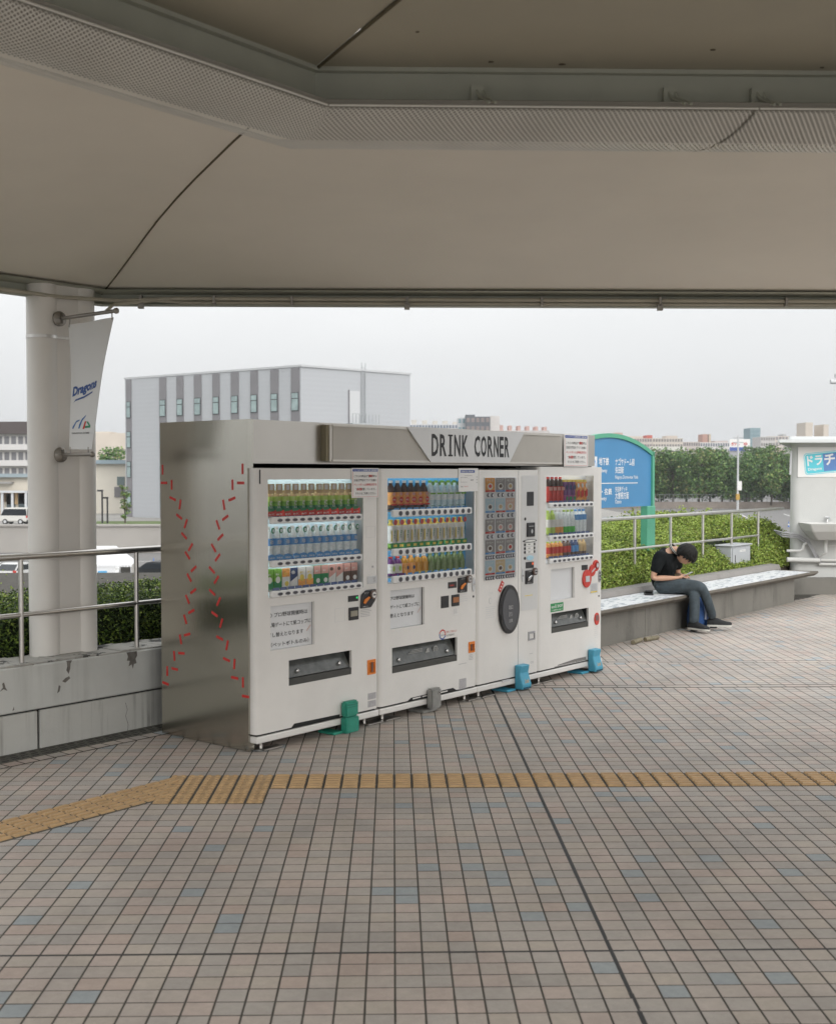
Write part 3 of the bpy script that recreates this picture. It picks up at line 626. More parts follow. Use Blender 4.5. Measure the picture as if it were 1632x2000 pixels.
# in side view v grows to the picture's left, so the chain tilts mirror
for v, z, a in LC + RC:
    hl_, hw = .033, .0085
    M_ = Matrix.Translation((-.0457, v, z)) @ Matrix.Rotation(R(a), 4, 'X')
    b = MB(); b.box(-.0004, .0004, -hl_, hl_, -hw, hw, 0, M_); b.build('tape_strip', tape, sp_)
# light box
mesh_ = mat('lightbox_mesh', (.50, .475, .43), .5, .3, var=.05, scale=4, bump=.3, bscale=420)
fr_ = mat('lightbox_frame', (.66, .63, .58), .4, .5)
lb = MB(); lb.box(.645, 3.505, -.062, .0, 1.842, 2.098); lb = lb.build('light_box', fr_, dc, bevel=.004)
b = MB(); b.box(.668, 3.485, -.066, -.0625, 1.862, 2.082); b.build('grille', mesh_, lb)
for z in (1.853, 2.090): b = MB(); b.box(.66, 3.49, -.072, -.0665, z - .007, z + .007); b.build('frame_strip', fr_, lb)
b = MB(); b.box(.62, .644, -.05, .0, 1.85, 2.09); b.build('end_cap', mat('end_cap', (.28, .25, .17), .6, .3), lb)
b = MB(); b.prism([(1.70, 1.849), (2.70, 1.849), (2.91, 2.099), (1.43, 2.099)], -.078, -.067); pl_ = b.build('sign_plate', mat('sign_silver', (.68, .68, .675), .45, .25, var=.02, scale=4), lb)
b = MB()
for i, (txt, x0, x1) in enumerate((('D', 1.708, 1.795), ('R', 1.815, 1.902), ('I', 1.925, 1.985), ('N', 2.008, 2.090), ('K', 2.112, 2.198), ('C', 2.285, 2.365), ('O', 2.378, 2.458), ('R', 2.475, 2.552), ('N', 2.566, 2.636), ('E', 2.65, 2.712), ('R', 2.727, 2.795))):
    sc = (2.70 - 1.705) / (2.80 - 1.705); x0 = 1.705 + (x0 - 1.705) * sc; x1 = 1.705 + (x1 - 1.705) * sc
    if txt == 'I':
        xm = (x0 + x1) / 2; b.box(xm - .010, xm + .010, -.080, -.0785, 1.895, 2.058); b.box(x0, x1, -.080, -.0785, 1.895, 1.907); b.box(x0, x1, -.080, -.0785, 2.046, 2.058)
    else: b.text(txt, x0, 1.895, x1 - x0, .163, -.0795, 0, bold=.022)
b.build('lettering', ink, pl_)

# ---- paper notices (top-level things taped on)
def notice(u, v, z, w, h, label, kind, tilt=0):
    t_ = thing('paper_notice', label, 'notice', cw(u, v, z), CA)
    b = MB(); b.box(0, w, -.0015, 0, 0, h); b.build('sheet', paper, t_)
    b = MB(); f = .04 * w
    if kind == 0:
        b.box(f, w - f, -.0022, -.0016, h * .885, h * .965, 1); b.text('ペットボトル自動販売機 設置場所', f * 1.7, h * .90, w - 3.4 * f, h * .05, -.0026, 3, .01)
        ls = [('こちらの商品が"売切"時は', .775), ('左後方階段を下りて右側に', .635), ('ペットボトル自動販売機を', .485), ('“3台”設置しています。', .335), ('そちらをご利用ください。', .19)]
        for i, (s_, zz) in enumerate(ls): b.text(s_, f * 2 + (0.06 * w if i > 2 else 0), h * (zz - .085), w - 4 * f - (.1 * w if i > 2 else 0), h * .085, -.002, 2 if i == 2 else 0, .012)
        for (x0, x1, z0, z1) in ((f, w - f, .03 * h, .037 * h), (f, f + .002, .03 * h, .88 * h), (w - f - .002, w - f, .03 * h, .88 * h)): b.box(x0, x1, -.0021, -.0016, z0, z1, 2)
        b.text('売切', w * .62, h * .69, w * .14, h * .09, -.0028, 2, .03); b.text('3台', w * .18, h * .245, w * .2, h * .1, -.0028, 2, .03)
    else:
        b.box(w * .1, w * .82, -.0022, -.0016, h * .81, h * .92, 1); b.text('自動販売機 設置場所', w * .14, h * .835, w * .62, h * .06, -.0026, 3, .01)
        for (x0, x1, zz) in ((.3, .7, .68), (.1, .45, .60), (.1, .45, .40), (.5, .52, .55), (.6, .78, .50)): b.box(w * x0, w * x1, -.002, -.0016, h * zz, h * (zz + .008), 0)
        for zz in (.40, .45, .50, .55): b.box(w * .12, w * .122, -.002, -.0016, h * zz, h * (zz + .06), 0)
        b.text('出口', w * .62, h * .46, w * .13, h * .06, -.002, 0, .01); b.text('階段', w * .12, h * .18, w * .1, h * .06, -.002, 0, .01); b.text('現在地', w * .28, h * .2, w * .2, h * .04, -.002, 2, .01)
        for zz in (.6, .48, .36): b.box(w * .92, w * .94, -.002, -.0016, h * zz, h * (zz + .05), 0)
    b.build('print', [ink, blue, red, paper], t_)
notice(.853, -.0635, 1.598, .282, .205, 'white notice with blue heading taped to the top corner of the green tea machine', 0)
notice(2.05, -.0635, 1.628, .248, .178, 'white notice with a small route map taped to the top of the blue-backed machine', 1)
notice(3.522, -.068, 1.826, .39, .278, 'white notice with blue heading taped to the right end of the steel header', 0)

# ---- vending machines
glz = glass('display_glass')
def machine(name, label, u0, W_, H_, holes, front_mi=white):
    t_ = thing(name, label, 'vending machine', cw(u0, -.06), CA)
    b = MB(); b.box(.012, W_ - .012, .19, .80, .10, H_ - .01); b.build('cabinet', white, t_)
    b = MB(); holed(b, .03, W_ - .03, .112, H_, 0, .02, holes); 
    for s_ in (0, 1):                                        # rounded vertical edges of the door
        pl = [(.0300 - .03 * math.sin(a), .03 - .03 * math.cos(a)) for a in [R(q) for q in (0, 22.5, 45, 67.5, 90)]]
        pl = [(x, y) for x, y in pl] + [(0.0, .185), (.03, .185)]
        pl = pl[::-1] if not s_ else [(W_ - x, y) for x, y in pl]
        pl = [(x, y) for x, y in pl]
        b.plan(pl[::-1] if not s_ else pl[::1], .112, H_, 0)
    b.box(.03, W_ - .03, .02, .185, H_ - .01, H_ - .001); b.build('door', white, t_, smooth=35)
    return t_
def case(t_, x0, x1, z0, z1, depth, backm, sidem):
    a, zt_ = x0 - .035, z1 + .035                              # pockets behind the door lip hide lamps added to brighten the display
    b = MB(); b.quad((a, depth, z0), (x1, depth, z0), (x1, depth, zt_), (a, depth, zt_), 0)
    b.quad((a, .02, z0), (a, .02, zt_), (a, depth, zt_), (a, depth, z0), 1); b.quad((x1, .02, z0), (x1, depth, z0), (x1, depth, zt_), (x1, .02, zt_), 1)
    b.quad((a, .02, z0), (a, depth, z0), (x1, depth, z0), (x1, .02, z0), 1); b.quad((a, .02, zt_), (x1, .02, zt_), (x1, depth, zt_), (a, depth, zt_), 1)
    b.build('display_case', [backm, sidem], t_); le = mat('added_lamp_strip', (1, 1, .97), emit=FILL_LED)
    b = MB(); b.box(x0 + .03, x1 - .03, .024, .034, zt_ - .016, zt_ - .006); b.build('added_lamp_strip', le, t_)
    b = MB(); b.box(a + .006, a + .018, .022, .034, z0 + .03, z1 - .02); b.build('added_lamp_strip', le, t_)
    b = MB(); b.quad((x0, .006, z0), (x1, .006, z0), (x1, .006, z1), (x0, .006, z1)); b.build('window_pane', glz, t_)
FILL_LED = 2.0  # glow of the added, unseen lamp strips that lift the display interiors
railw = mat('rail_white', (.74, .74, .73), .35)
btn = mat('button_dark', (.06, .06, .07), .3); btnr = mat('button_ring', (.45, .45, .47), .3, .5); tagm = mat('price_blue', (.12, .17, .34), .5)
def shelf(t_, x0, x1, z, n, big=False, tags=tagm):
    h = .0245 if big else .0205
    b = MB(); N_ = 14
    # wavy capsule rail
    pl = []; m_ = 4 * n
    for i in range(m_ + 1):
        x = x0 + (x1 - x0) * i / m_; pl.append((x, z + h + (.0018 if i % 4 in (1, 2, 3) else -.0015)))
    low = [(x, 2 * z - zz) for x, zz in pl]
    b.prism(low + pl[::-1], -.024, .006); s_ = b.build('button_rail', railw, t_, bevel=.006)
    p = (x1 - x0 - .05) / n
    for k_ in range(n):
        xc = x0 + .04 + p * (k_ + .5)
        q = MB(); q.disc(xc, z, -.0262, -.0242, .0215 if big else .024, .0190 if big else .0120, 16, 1); q.disc(xc, z, -.0275, -.0262, .0185 if big else .0205, .0165 if big else .0090, 16, 0); q.build('button', [btn, btnr], s_)
        q = MB(); q.box(xc - p * .40, xc + p * .40, .012, .016, z + .020, z + .038); q.build('price_tag', tags, s_)
    b = MB(); b.box(x0 - .03, x1 + .02, .018, .07, z + .012, z + .019); b.build('shelf_plate', railw, s_)
    b = MB(); b.box(x0 + .05, x1 - .03, .010, .017, z - .016, z - .004); b.build('added_lamp_strip', mat('added_lamp_strip', (1, 1, .97), emit=FILL_LED), s_)  # strip added out of sight behind the rail to brighten the row below
    return p, x0 + .04
def port(t_, x0, x1, z0, z1, marks=False):
    b = MB(); y = .11
    b.quad((x0, .02, z0), (x0, .02, z1), (x0, y, z1), (x0, y, z0)); b.quad((x1, .02, z0), (x1, y, z0), (x1, y, z1), (x1, .02, z1)); b.quad((x0, .02, z0), (x0, y, z0), (x1, y, z0), (x1, .02, z0)); b.quad((x0, .02, z1), (x1, .02, z1), (x1, y, z1), (x0, y, z1)); b.quad((x0, y, z0), (x1, y, z0), (x1, y, z1), (x0, y, z1))
    s_ = b.build('pickup_port', darkrec, t_)
    fl = mat('smoked_flap', (.10, .105, .10), .22, var=.35, scale=12)
    b = MB(); b.add([(x0 + .006, .012, z0 + .05), (x1 - .006, .012, z0 + .05), (x1 - .006, .07, z1 - .012), (x0 + .006, .07, z1 - .012), (x0 + .006, .018, z0 + .048), (x1 - .006, .018, z0 + .048), (x1 - .006, .076, z1 - .012), (x0 + .006, .076, z1 - .012)], [(0, 1, 2, 3), (7, 6, 5, 4), (0, 4, 5, 1)]); f_ = b.build('flap', fl, s_)
    b = MB(); b.box(x0, x1, .004, .03, z0, z0 + .045); b.build('sill', mat('port_sill', (.06, .06, .055), .4), s_)
    for x in (x0 + .10, x1 - .10): b = MB(); b.lathe([(.013, 0), (.013, .012), (.007, .018)], 10, M=Matrix.Translation((x, .028, z0 + .085)) @ Matrix.Rotation(R(90), 4, 'X')); b.build('bumper', chrome, s_, smooth=40)
    if marks:
        b = MB(); xm = (x0 + x1) / 2 + .06; zz = (z0 + z1) / 2 + .02
        for i, y_ in enumerate((.0, .01, .02)): b.box(xm - .22 + .02 * i, xm - .06, .0385 - 0.004, .036, zz + y_, zz + y_ + .004)
        for q in range(12):
            a = q * R(30); b.box(xm + .10 + .022 * math.cos(a) - .005, xm + .10 + .022 * math.cos(a) + .005, .034, .036, zz + .022 * math.sin(a) - .005, zz + .022 * math.sin(a) + .005)
        b.box(xm + .095, xm + .105, .034, .036, zz - .012, zz + .012); b.add([(xm - .02, .035, zz - .02), (xm + .03, .035, zz - .02), (xm + .02, .035, zz + .02), (xm - .005, .035, zz + .012)], [(0, 1, 2, 3)])
        b.build('printed_mark', mat('mark_grey', (.42, .42, .40), .6), s_)
def cup(t_, x0, x1, z0, z1, m_):
    b = MB(); holed(b, x0 - .006, x1 + .006, z0 - .006, z1 + .006, -.006, .004, [(x0 + .006, x1 - .006, z0 + .008, z1 - .012)]); s_ = b.build('change_cup', m_, t_, bevel=.002)
    b = MB(); b.box(x0, x1, .03, .034, z0, z1); b.build('cup_back', m_, s_)
    b = MB(); b.text('返却', x0 + .012, (z0 + z1) / 2 - .012, x1 - x0 - .03, .022, .0295); b.build('lettering', paper, s_)
def plate(t_, name, x0, x1, z0, z1, m_, y0=-.003, y1=.001, bevel=.0, smooth=None):
    b = MB(); b.box(x0, x1, y0, y1, z0, z1); return b.build(name, m_, t_, bevel=bevel)
def outline(t_, x0, x1, z0, z1, m_):
    b = MB(); e_ = .0016
    for a in ((x0, x1, z0, z0 + e_), (x0, x1, z1 - e_, z1), (x0, x0 + e_, z0, z1), (x1 - e_, x1, z0, z1)): b.box(a[0], a[1], -.0008, .0005, a[2], a[3])
    b.build('cover_plate', m_, t_)
def skirt(t_, W_, z0=.055, z1=.098, cut=None, step=True):
    b = MB(); b.box(.0, W_, -.004, .20, z0, z1); s_ = b.build('base_skirt', white, t_, bevel=.006)
    b = MB(); b.box(.02, W_ - .02, .02, .7, z1, .115); b.build('base_gap', darkrec, t_)
    b = MB(); b.box(.06, W_ - .06, .15, .75, .012, z0); b.build('under_frame', darkrec, t_)
    for x in (.09, W_ - .09):
        b = MB(); b.lathe([(.045, .0), (.045, .006), (.014, .010), (.014, .06)], 14, M=Matrix.Translation((x, .06, .001))); b.build('levelling_foot', railm, t_, smooth=40)
        b = MB(); b.box(x - .03, x + .13, -.01, .05, .004, .014); b.build('foot_plate', railm, t_)
noti = mat('insert_grey', (.72, .73, .74), .5)
def insert(t_, x0, x1, z0, z1, lines, dk=False):
    b = MB(); b.quad((x0, .028, z0), (x1, .028, z0), (x1, .028, z1), (x0, .028, z1), 0)
    for q in ([(x0, .02, z0), (x0, .02, z1), (x0, .028, z1), (x0, .028, z0)], [(x1, .02, z0), (x1, .028, z0), (x1, .028, z1), (x1, .02, z1)], [(x0, .02, z0), (x0, .028, z0), (x1, .028, z0), (x1, .02, z0)], [(x0, .02, z1), (x1, .02, z1), (x1, .028, z1), (x0, .028, z1)]): b.quad(*q, 1)
    s_ = b.build('notice_window', [noti, black if dk else greyp], t_)
    b = MB(); h = (z1 - z0)
    for i, (s2, a, c) in enumerate(lines):
        b.text(s2, x0 + a, z1 - h * (.27 + i * .225), c - a, .030, .0262, 0, .008)
    if lines:
        b.text('／', x1 - .05, z0 + .09, .04, .04, .026, 1, .02); b.build('lettering', [ink, mat('salmon_print', (.55, .22, .12), .6)], s_)
PD = thing  # alias keeps the builders short
def coin(t_, x, z, style):
    b = MB()
    if style == 0:
        pts = [(x, z), (x + .11, z), (x + .155, z + .045), (x + .165, z + .125), (x + .06, z + .125), (x + .012, z + .095)]
        b.prism(pts, -.014, .002); s_ = b.build('coin_unit', black, t_, bevel=.006)
        cx, cz, kx, kz = x + .122, z + .088, x + .05, z + .055
    else:
        b.box(x, x + .115, -.012, .002, z, z + .115); s_ = b.build('coin_unit', black, t_, bevel=.006)
        cx, cz, kx, kz = x + .125, z + .10, x + .045, z + .05
    q = MB(); q.disc(cx, cz, -.026, -.01, .031, .031, 20, 0); q.disc(cx, cz, -.030, -.026, .022, .022, 20, 1); q.disc(cx, cz, -.031, -.030, .016, .005, 12, 2); q.build('coin_slot', [mat('slot_ring', (.16, .11, .09), .4), chrome, black], s_)
    q = MB(); q.prism([(kx - .03, kz - .018), (kx - .012, kz - .026), (kx + .04, kz + .016), (kx + .028, kz + .024), (kx - .02, kz + .004)], -.024, -.013); q.build('return_lever', orange if style < 2 else chrome, s_, bevel=.003)
    q = MB(); q.text('コイン', x + .03, z + .10, .05, .010, -.0145); q.text('返却レバー', x + .02, z + .008, .06, .008, -.0145); q.build('lettering', paper, s_)

# products ------------------------------------------------------------
clearp = mat('clear_plastic', (.80, .87, .90), .12, var=.15, scale=60); waterp = mat('water_plastic', (.60, .77, .85), .12, var=.2, scale=70)
lblue = mat('label_blue', (.11, .33, .66), .4); lgreen = mat('label_green', (.20, .46, .06), .4, var=.35, scale=40); ldeep = mat('label_deepgreen', (.03, .24, .09), .4); lyel = mat('label_yellow', (.75, .60, .12), .4, var=.2, scale=50)
tan = mat('card_tan', (.62, .46, .24), .5); teab = mat('tea_brown', (.36, .20, .07), .25); darkt = mat('tea_dark', (.045, .018, .010), .2); lor = mat('label_orange', (.80, .38, .10), .4, var=.25, scale=40); lred = mat('label_red', (.60, .045, .03), .4); purple = mat('grape_purple', (.16, .04, .20), .35); pkw = mat('label_white', (.78, .78, .75), .4, var=.06, scale=40); pink = mat('label_pink', (.70, .38, .33), .4); choc = mat('label_brown', (.14, .09, .07), .4); olive = mat('tea_green', (.16, .24, .09), .2, var=.2, scale=50); lime = mat('lime', (.48, .66, .14), .4); navy = mat('label_navy', (.03, .06, .16), .4); amber = mat('amber_drink', (.60, .30, .03), .25); capw = mat('cap_white', (.72, .72, .70), .4); skyb = mat('sky_blue', (.42, .66, .78), .4)
def bottle_mesh(h, r, mats, neck=.30, label=(.25, .68), nbands=None):
    """mats: base, label, shoulder, cap"""
    b = MB(); z1, z2 = label
    prof = [(r * .86, 0), (r, h * .03), (r, h * z1), (r * 1.03, h * z1), (r * 1.03, h * z2), (r * .98, h * z2), (r * .80, h * (1 - neck * .62)), (r * .42, h * (1 - neck * .30)), (r * .40, h * .915), (r * .47, h * .918), (r * .47, h)]
    b.lathe(prof, 14, [0, 0, 1, 1, 1, 2, 2, 2, 3, 3]); return b.mesh('bottle_body', mats, smooth=35)
def can_mesh(h, r, mats, z1=.33):
    b = MB(); b.lathe([(r * .85, 0), (r, h * .05), (r, h * z1), (r, h * .90), (r * .86, h * .96), (r * .86, h)], 14, [2, 0, 1, 2, 2]); return b.mesh('can_body', mats, smooth=35)
def place(t_u0, name, cat, label, group, xs, z, y, meshes, extra=None):
    """one product thing per column"""
    for x in xs:
        p = cw(t_u0 + x, -.06 + y, z); o = thing(name, label, cat, p, CA + R(rng.normal(0, 4)), group)
        for nm, me_ in meshes: obj(nm, me_, o)
        if extra:
            for nm, me_ in extra: obj(nm, me_, o)
# ---- machine 1: green tea
M1 = (0.0 - .03); m1 = machine('vending_machine', 'white vending machine beside the steel side panel with green tea bottles on its top row', M1, 1.165, 1.80,
    [(.108, 1.007, .975, 1.727), (.125, .524, .634, .918), (.286, .885, .387, .553), (1.052, 1.123, .366, .457)])
def X1(u): return u - M1
case(m1, X1(.078), X1(.977), .975, 1.727, .085, mat('case_pale', (.60, .76, .84), .5), mat('case_grey', (.66, .69, .69), .5))
C1 = []
for z in (1.467, 1.189, .995): C1.append(shelf(m1, X1(.085), X1(.945), z, 12))
xs1 = [X1(.118) + i * .0725 for i in range(12)]
tb = MB(); tb.lathe([(.027, 0), (.031, .005), (.031, .036), (.0318, .0365), (.0318, .062), (.0318, .092), (.0318, .124), (.031, .1245), (.026, .140), (.013, .150), (.013, .162)], 14, [2, 2, 0, 0, 1, 3, 3, 4, 4, 4]); tea = tb.mesh('bottle_body', [ldeep, lgreen, teab, lime, tan], smooth=35); hang = MB(); hang.box(-.027, .027, -.034, -.0325, .142, .205, 0); hang.box(-.013, .015, -.0350, -.034, .166, .199, 1); hang = hang.mesh('neck_tag', [tan, paper])
rcard = MB(); rcard.prism([(-.036, -.002), (.036, -.002), (.036, .038), (.012, .030), (-.036, .024)], -.038, -.0365); rcard.text('お茶', -.026, .004, .05, .012, -.0385, 1, .02); rcard = rcard.mesh('promo_card', [lred, pkw])
lab = MB(); lab.text('綠茶', -.012, .045, .022, .055, -.0335, 0, .02); lab.box(-.028, .028, -.0328, -.032, .030, .048, 1); lab = lab.mesh('label_print', [pkw, ldeep])
place(M1, 'tea_bottle', 'bottle', 'green labelled tea bottle with tan neck tag on the top row behind glass', 'green tea bottles in the top row', xs1, 1.494, .045, [('bottle_body', tea), ('neck_tag', hang), ('promo_card', rcard), ('label_print', lab)])
wat = bottle_mesh(.21, .031, [clearp, lblue, clearp, capw], label=(.42, .64)); rt = MB(); rt.disc(.012, .185, -.036, -.034, .017, .019, 16, 0); rt.disc(.014, .184, -.0368, -.036, .010, .012, 14, 1); rt = rt.mesh('round_tag', [ldeep, clearp])
bcard = MB(); bcard.prism([(-.036, -.002), (.036, -.002), (.036, .022), (0, .034), (-.036, .028)], -.037, -.0355); bcard.text('天然水', -.026, .004, .05, .012, -.0375, 1, .02); bcard = bcard.mesh('promo_card', [lblue, pkw])
wl_ = MB(); wl_.text('天然水', -.016, .098, .034, .028, -.0335, 0, .02); wl_ = wl_.mesh('label_print', [pkw])
place(M1, 'water_bottle', 'bottle', 'clear water bottle with blue label and green round tag on the middle row behind glass', 'water bottles in the middle row', xs1, 1.215, .045, [('bottle_body', wat), ('round_tag', rt), ('promo_card', bcard), ('label_print', wl_)])
def carton(cols, pat):
    b = MB(); b.box(-.033, .033, -.02, .02, 0, .13, 0)
    if pat == 0: b.box(-.0332, .0332, -.0208, -.0201, .0, .05, 1); b.disc(0, .06, -.0215, -.0209, .020, .022, 14, 2)
    elif pat == 1: b.box(-.0332, .0332, -.0208, -.0201, .075, .13, 1); b.disc(.006, .03, -.0215, -.0209, .018, .016, 14, 2)
    elif pat == 2: b.box(-.0332, .0332, -.0208, -.0201, .045, .085, 1); b.box(-.02, .02, -.0215, -.0209, .05, .078, 2)
    else: b.prism([(-.033, .04), (.033, .075), (.033, .13), (-.033, .13)], -.0208, -.0201, 1); b.disc(-.008, .10, -.0215, -.0209, .016, .012, 12, 2)
    b.text('果汁', -.02, .088, .03, .014, -.0222, 2, .02); return b.mesh('carton_body', cols, bevel=.0)
CT = [('green tea carton with a leafy label', [lgreen, ldeep, pkw], 0, 2), ('orange and white carton with a fruit print', [pkw, lor, lyel], 1, 1), ('dark blue and white carton with a round print', [pkw, navy, palegrey], 3, 1), ('yellow orange carton with a flower print', [pkw, lor, lyel], 0, 2), ('green and pink carton with a pale label', [ldeep, pink, pkw], 1, 2), ('tan and pink carton with a dark band', [pkw, pink, choc], 3, 2), ('dark brown carton with a pink top', [choc, pink, pkw], 1, 2)]
i = 0
for lb_, cols, pat, cnt in CT:
    me_ = carton(cols, pat)
    for q in range(cnt):
        o = tag(obj('drink_carton', me_, loc=cw(M1 + xs1[i], -.06 + .05, 1.021)), lb_ + ' on the bottom row behind glass', 'carton', 'drink cartons in the bottom row'); o.rotation_euler = (0, 0, CA); i += 1
insert(m1, X1(.095), X1(.494), .634, .918, [('○ プロ野球開催時は', .01, .36), ('入場ゲートにて紙コップに', .0, .39), ('移し替えとなります', .0, .32), ('（ペットボトルのみ）', .03, .37)])
plate(m1, 'display', X1(.82), X1(.922), .887, .928, black); plate(m1, 'indicator_lamp', X1(.90), X1(.915), .905, .917, mat('lamp_green', (.02, .5, .12), .4, emit=.5), -.004, -.003)
coin(m1, X1(.937), .832, 0)
plate(m1, 'bill_slot', X1(.824), X1(.922), .759, .847, black, -.008, .001, .003); plate(m1, 'bill_mouth', X1(.838), X1(.908), .785, .823, mat('bill_guide', (.30, .28, .22), .4), -.010, -.008)
outline(m1, X1(.691), X1(.788), .76, .852, palegrey); outline(m1, X1(1.007), X1(1.101), 1.318, 1.398, palegrey)
b = MB(); b.disc(X1(1.071), 1.115, -.004, .001, .008, .008, 12); b.build('lock', chrome, m1)
plate(m1, 'badge', X1(1.015), X1(1.118), .996, 1.05, palegrey, -.004, .001, .002); b = MB(); b.text('S', X1(1.075), 1.008, .022, .03, -.0045, 0, .02); b.build('lettering', greyp, m1)
def lines(t_, x0, x1, z0, z1, n, m_):
    b = MB()
    for q in range(n): b.box(x0, x0 + (x1 - x0) * rng.uniform(.75, 1), -.0012, .0005, z1 - (z1 - z0) * (q + .5) / n - .002, z1 - (z1 - z0) * (q + .5) / n + .001)
    b.build('small_print', m_, t_)
lines(m1, X1(.944), X1(1.061), .769, .825, 5, greyp)
port(m1, X1(.256), X1(.855), .387, .553); cup(m1, X1(1.022), X1(1.093), .366, .457, orange)
stk = mat('sticker_grey', (.42, .41, .42), .5, var=.15, scale=60)
for z in (.184, .130): s_ = plate(m1, 'sticker', X1(1.022), X1(1.106), z, z + .044, stk, -.0012); 
skirt(m1, 1.165); b = MB(); b.prism([(X1(.277), .112), (X1(.735), .112), (X1(.735), .128), (X1(.303), .134)], -.0012, .0); b.build('vent_slot', darkrec, m1)
plate(m1, 'hinge_pin', X1(.003), X1(.013), 1.70, 1.79, black, -.002, .001); plate(m1, 'hinge_pin', X1(1.125), X1(1.133), 1.74, 1.795, black, -.002, .001)

# ---- machine 2: blue-backed
M2 = 1.145; m2 = machine('vending_machine', 'white vending machine with a bright blue display back and dark tea bottles', M2, 1.15, 1.80,
    [(.089, 1.112, .983, 1.732), (.117, .502, .652, .930), (.135, .897, .335, .518), (1.043, 1.112, .383, .456)])
def X2(u): return u - M2
case(m2, X2(1.234), X2(2.257), .983, 1.732, .085, mat('case_blue', (.055, .30, .56), .45, var=.12, scale=6), mat('case_grey', (.66, .69, .69), .5))
for z in (1.4805, 1.203, 1.007): shelf(m2, X2(1.27), X2(2.20), z, 12, True, lblue)
xs2 = [X2(1.318) + i * .0745 for i in range(12)]
dk = bottle_mesh(.208, .033, [darkt, lor, darkt, capw], neck=.42, label=(.16, .60)); dkl = MB(); dkl.disc(.002, .070, -.0358, -.0345, .020, .022, 14, 0); dkl.disc(0, .112, -.0352, -.0345, .016, .012, 12, 2); dkl.box(-.030, .030, -.0356, -.0346, .030, .042, 0); dkl.text('紅茶', -.016, .062, .032, .014, -.0364, 1, .03); dkl = dkl.mesh('label_print', [lred, pkw, pink])
place(M2, 'tea_bottle', 'bottle', 'dark brown tea bottle with orange label and white cap on the top row behind glass', 'dark tea bottles in the top row', xs2[:6], 1.507, .045, [('bottle_body', dk), ('label_print', dkl)])
gw_ = bottle_mesh(.208, .032, [waterp, clearp, waterp, lgreen], label=(.30, .58)); gwl = MB(); gwl.box(-.028, .028, -.0345, -.0335, .104, .116, 0); gwl.box(-.020, .020, -.0345, -.0335, .018, .022, 1); gwl.disc(.005, .186, -.031, -.029, .015, .016, 12, 0); gwl = gwl.mesh('label_print', [lgreen, ldeep])
place(M2, 'water_bottle', 'bottle', 'pale blue water bottle with green tag on the top row beside the dark tea', 'pale water bottles in the top row', xs2[6:], 1.507, .045, [('bottle_body', gw_), ('label_print', gwl)])
am = bottle_mesh(.205, .033, [lgreen, pkw, lyel, lyel], neck=.34, label=(.18, .80)); aml = MB(); aml.disc(.014, .186, -.036, -.034, .019, .020, 16, 0); aml.text('茶', -.004, .07, .016, .030, -.0348, 1, .02); aml.text('お', .002, .105, .016, .026, -.0348, 1, .02); aml.box(-.035, .035, -.038, -.0365, -.002, .038, 2); aml.box(-.012, .024, -.0386, -.038, .010, .028, 3); aml.box(-.030, -.018, -.0346, -.0338, .05, .13, 3); aml = aml.mesh('label_print', [mat('tag_red', (.65, .09, .07), .4), ldeep, mat('card_green', (.05, .30, .10), .5), lyel])
place(M2, 'tea_bottle', 'bottle', 'white and green tea bottle with red round tag on the middle row behind glass', 'red tagged tea bottles in the middle row', xs2, 1.229, .045, [('bottle_body', am), ('label_print', aml)])
sm = lambda mats: bottle_mesh(.135, .034, mats, neck=.34, label=(.12, .62))
gr_ = MB(); gr_.box(-.034, .034, -.0372, -.036, 0, .014, 1); gr_.disc(-.01, .05, -.0365, -.0355, .014, .02, 12, 0); gr_ = gr_.mesh('label_print', [lime, purple])
place(M2, 'grape_bottle', 'bottle', 'purple grape drink bottle with white label on the bottom row behind glass', 'grape drinks in the bottom row', xs2[:2], 1.033, .045, [('bottle_body', sm([purple, pkw, purple, lred])), ('label_print', gr_)])
ol = MB(); ol.disc(.0, .05, -.0365, -.0355, .012, .014, 12, 0); ol = ol.mesh('label_print', [navy])
place(M2, 'orange_bottle', 'bottle', 'orange juice bottle with orange label on the bottom row behind glass', 'orange drinks in the bottom row', xs2[2:4], 1.033, .045, [('bottle_body', sm([lor, lor, amber, lor])), ('label_print', ol)])
place(M2, 'honey_bottle', 'bottle', 'amber yellow drink bottle with white cap on the bottom row behind glass', 'amber drinks in the bottom row', xs2[4:6], 1.033, .045, [('bottle_body', sm([lyel, amber, amber, capw]))])
place(M2, 'green_bottle', 'bottle', 'unlabelled dull green tea bottle on the bottom row behind glass', 'plain green bottles in the bottom row', xs2[6:], 1.033, .045, [('bottle_body', bottle_mesh(.14, .035, [olive, olive, olive, olive], neck=.4, label=(.2, .5)))])
insert(m2, X2(1.262), X2(1.647), .652, .930, [('｜ プロ野球開催時は', -.005, .30), ('場ゲートにて紙コップに', -.005, .355), ('し替えとなります', -.005, .29)], True)
plate(m2, 'display', X2(1.928), X2(2.03), .897, .944, black); b = MB(); b.text('つり銭切れ', X2(1.94), .912, .06, .012, -.0035); b.build('display_digits', mat('led_red', (.5, .05, .03), emit=.4), m2)
coin(m2, X2(2.044), .855, 1)
plate(m2, 'blank_panel', X2(1.841), X2(1.934), .754, .844, black); plate(m2, 'bill_slot', X2(1.968), X2(2.063), .757, .845, black, -.008, .001, .003); plate(m2, 'bill_mouth', X2(1.98), X2(2.052), .785, .825, mat('bill_copper', (.42, .17, .07), .35, .3), -.010, -.008)
b = MB(); b.disc(X2(2.245), .905, -.006, .001, .022, .055, 16, 0); b.disc(X2(2.245), .905, -.009, -.006, .010, .010, 12, 1); b.build('lock', [palegrey, chrome], m2); b = MB(); b.disc(X2(2.245), .812, -.004, .001, .009, .009, 12); b.build('key_hole', black, m2)
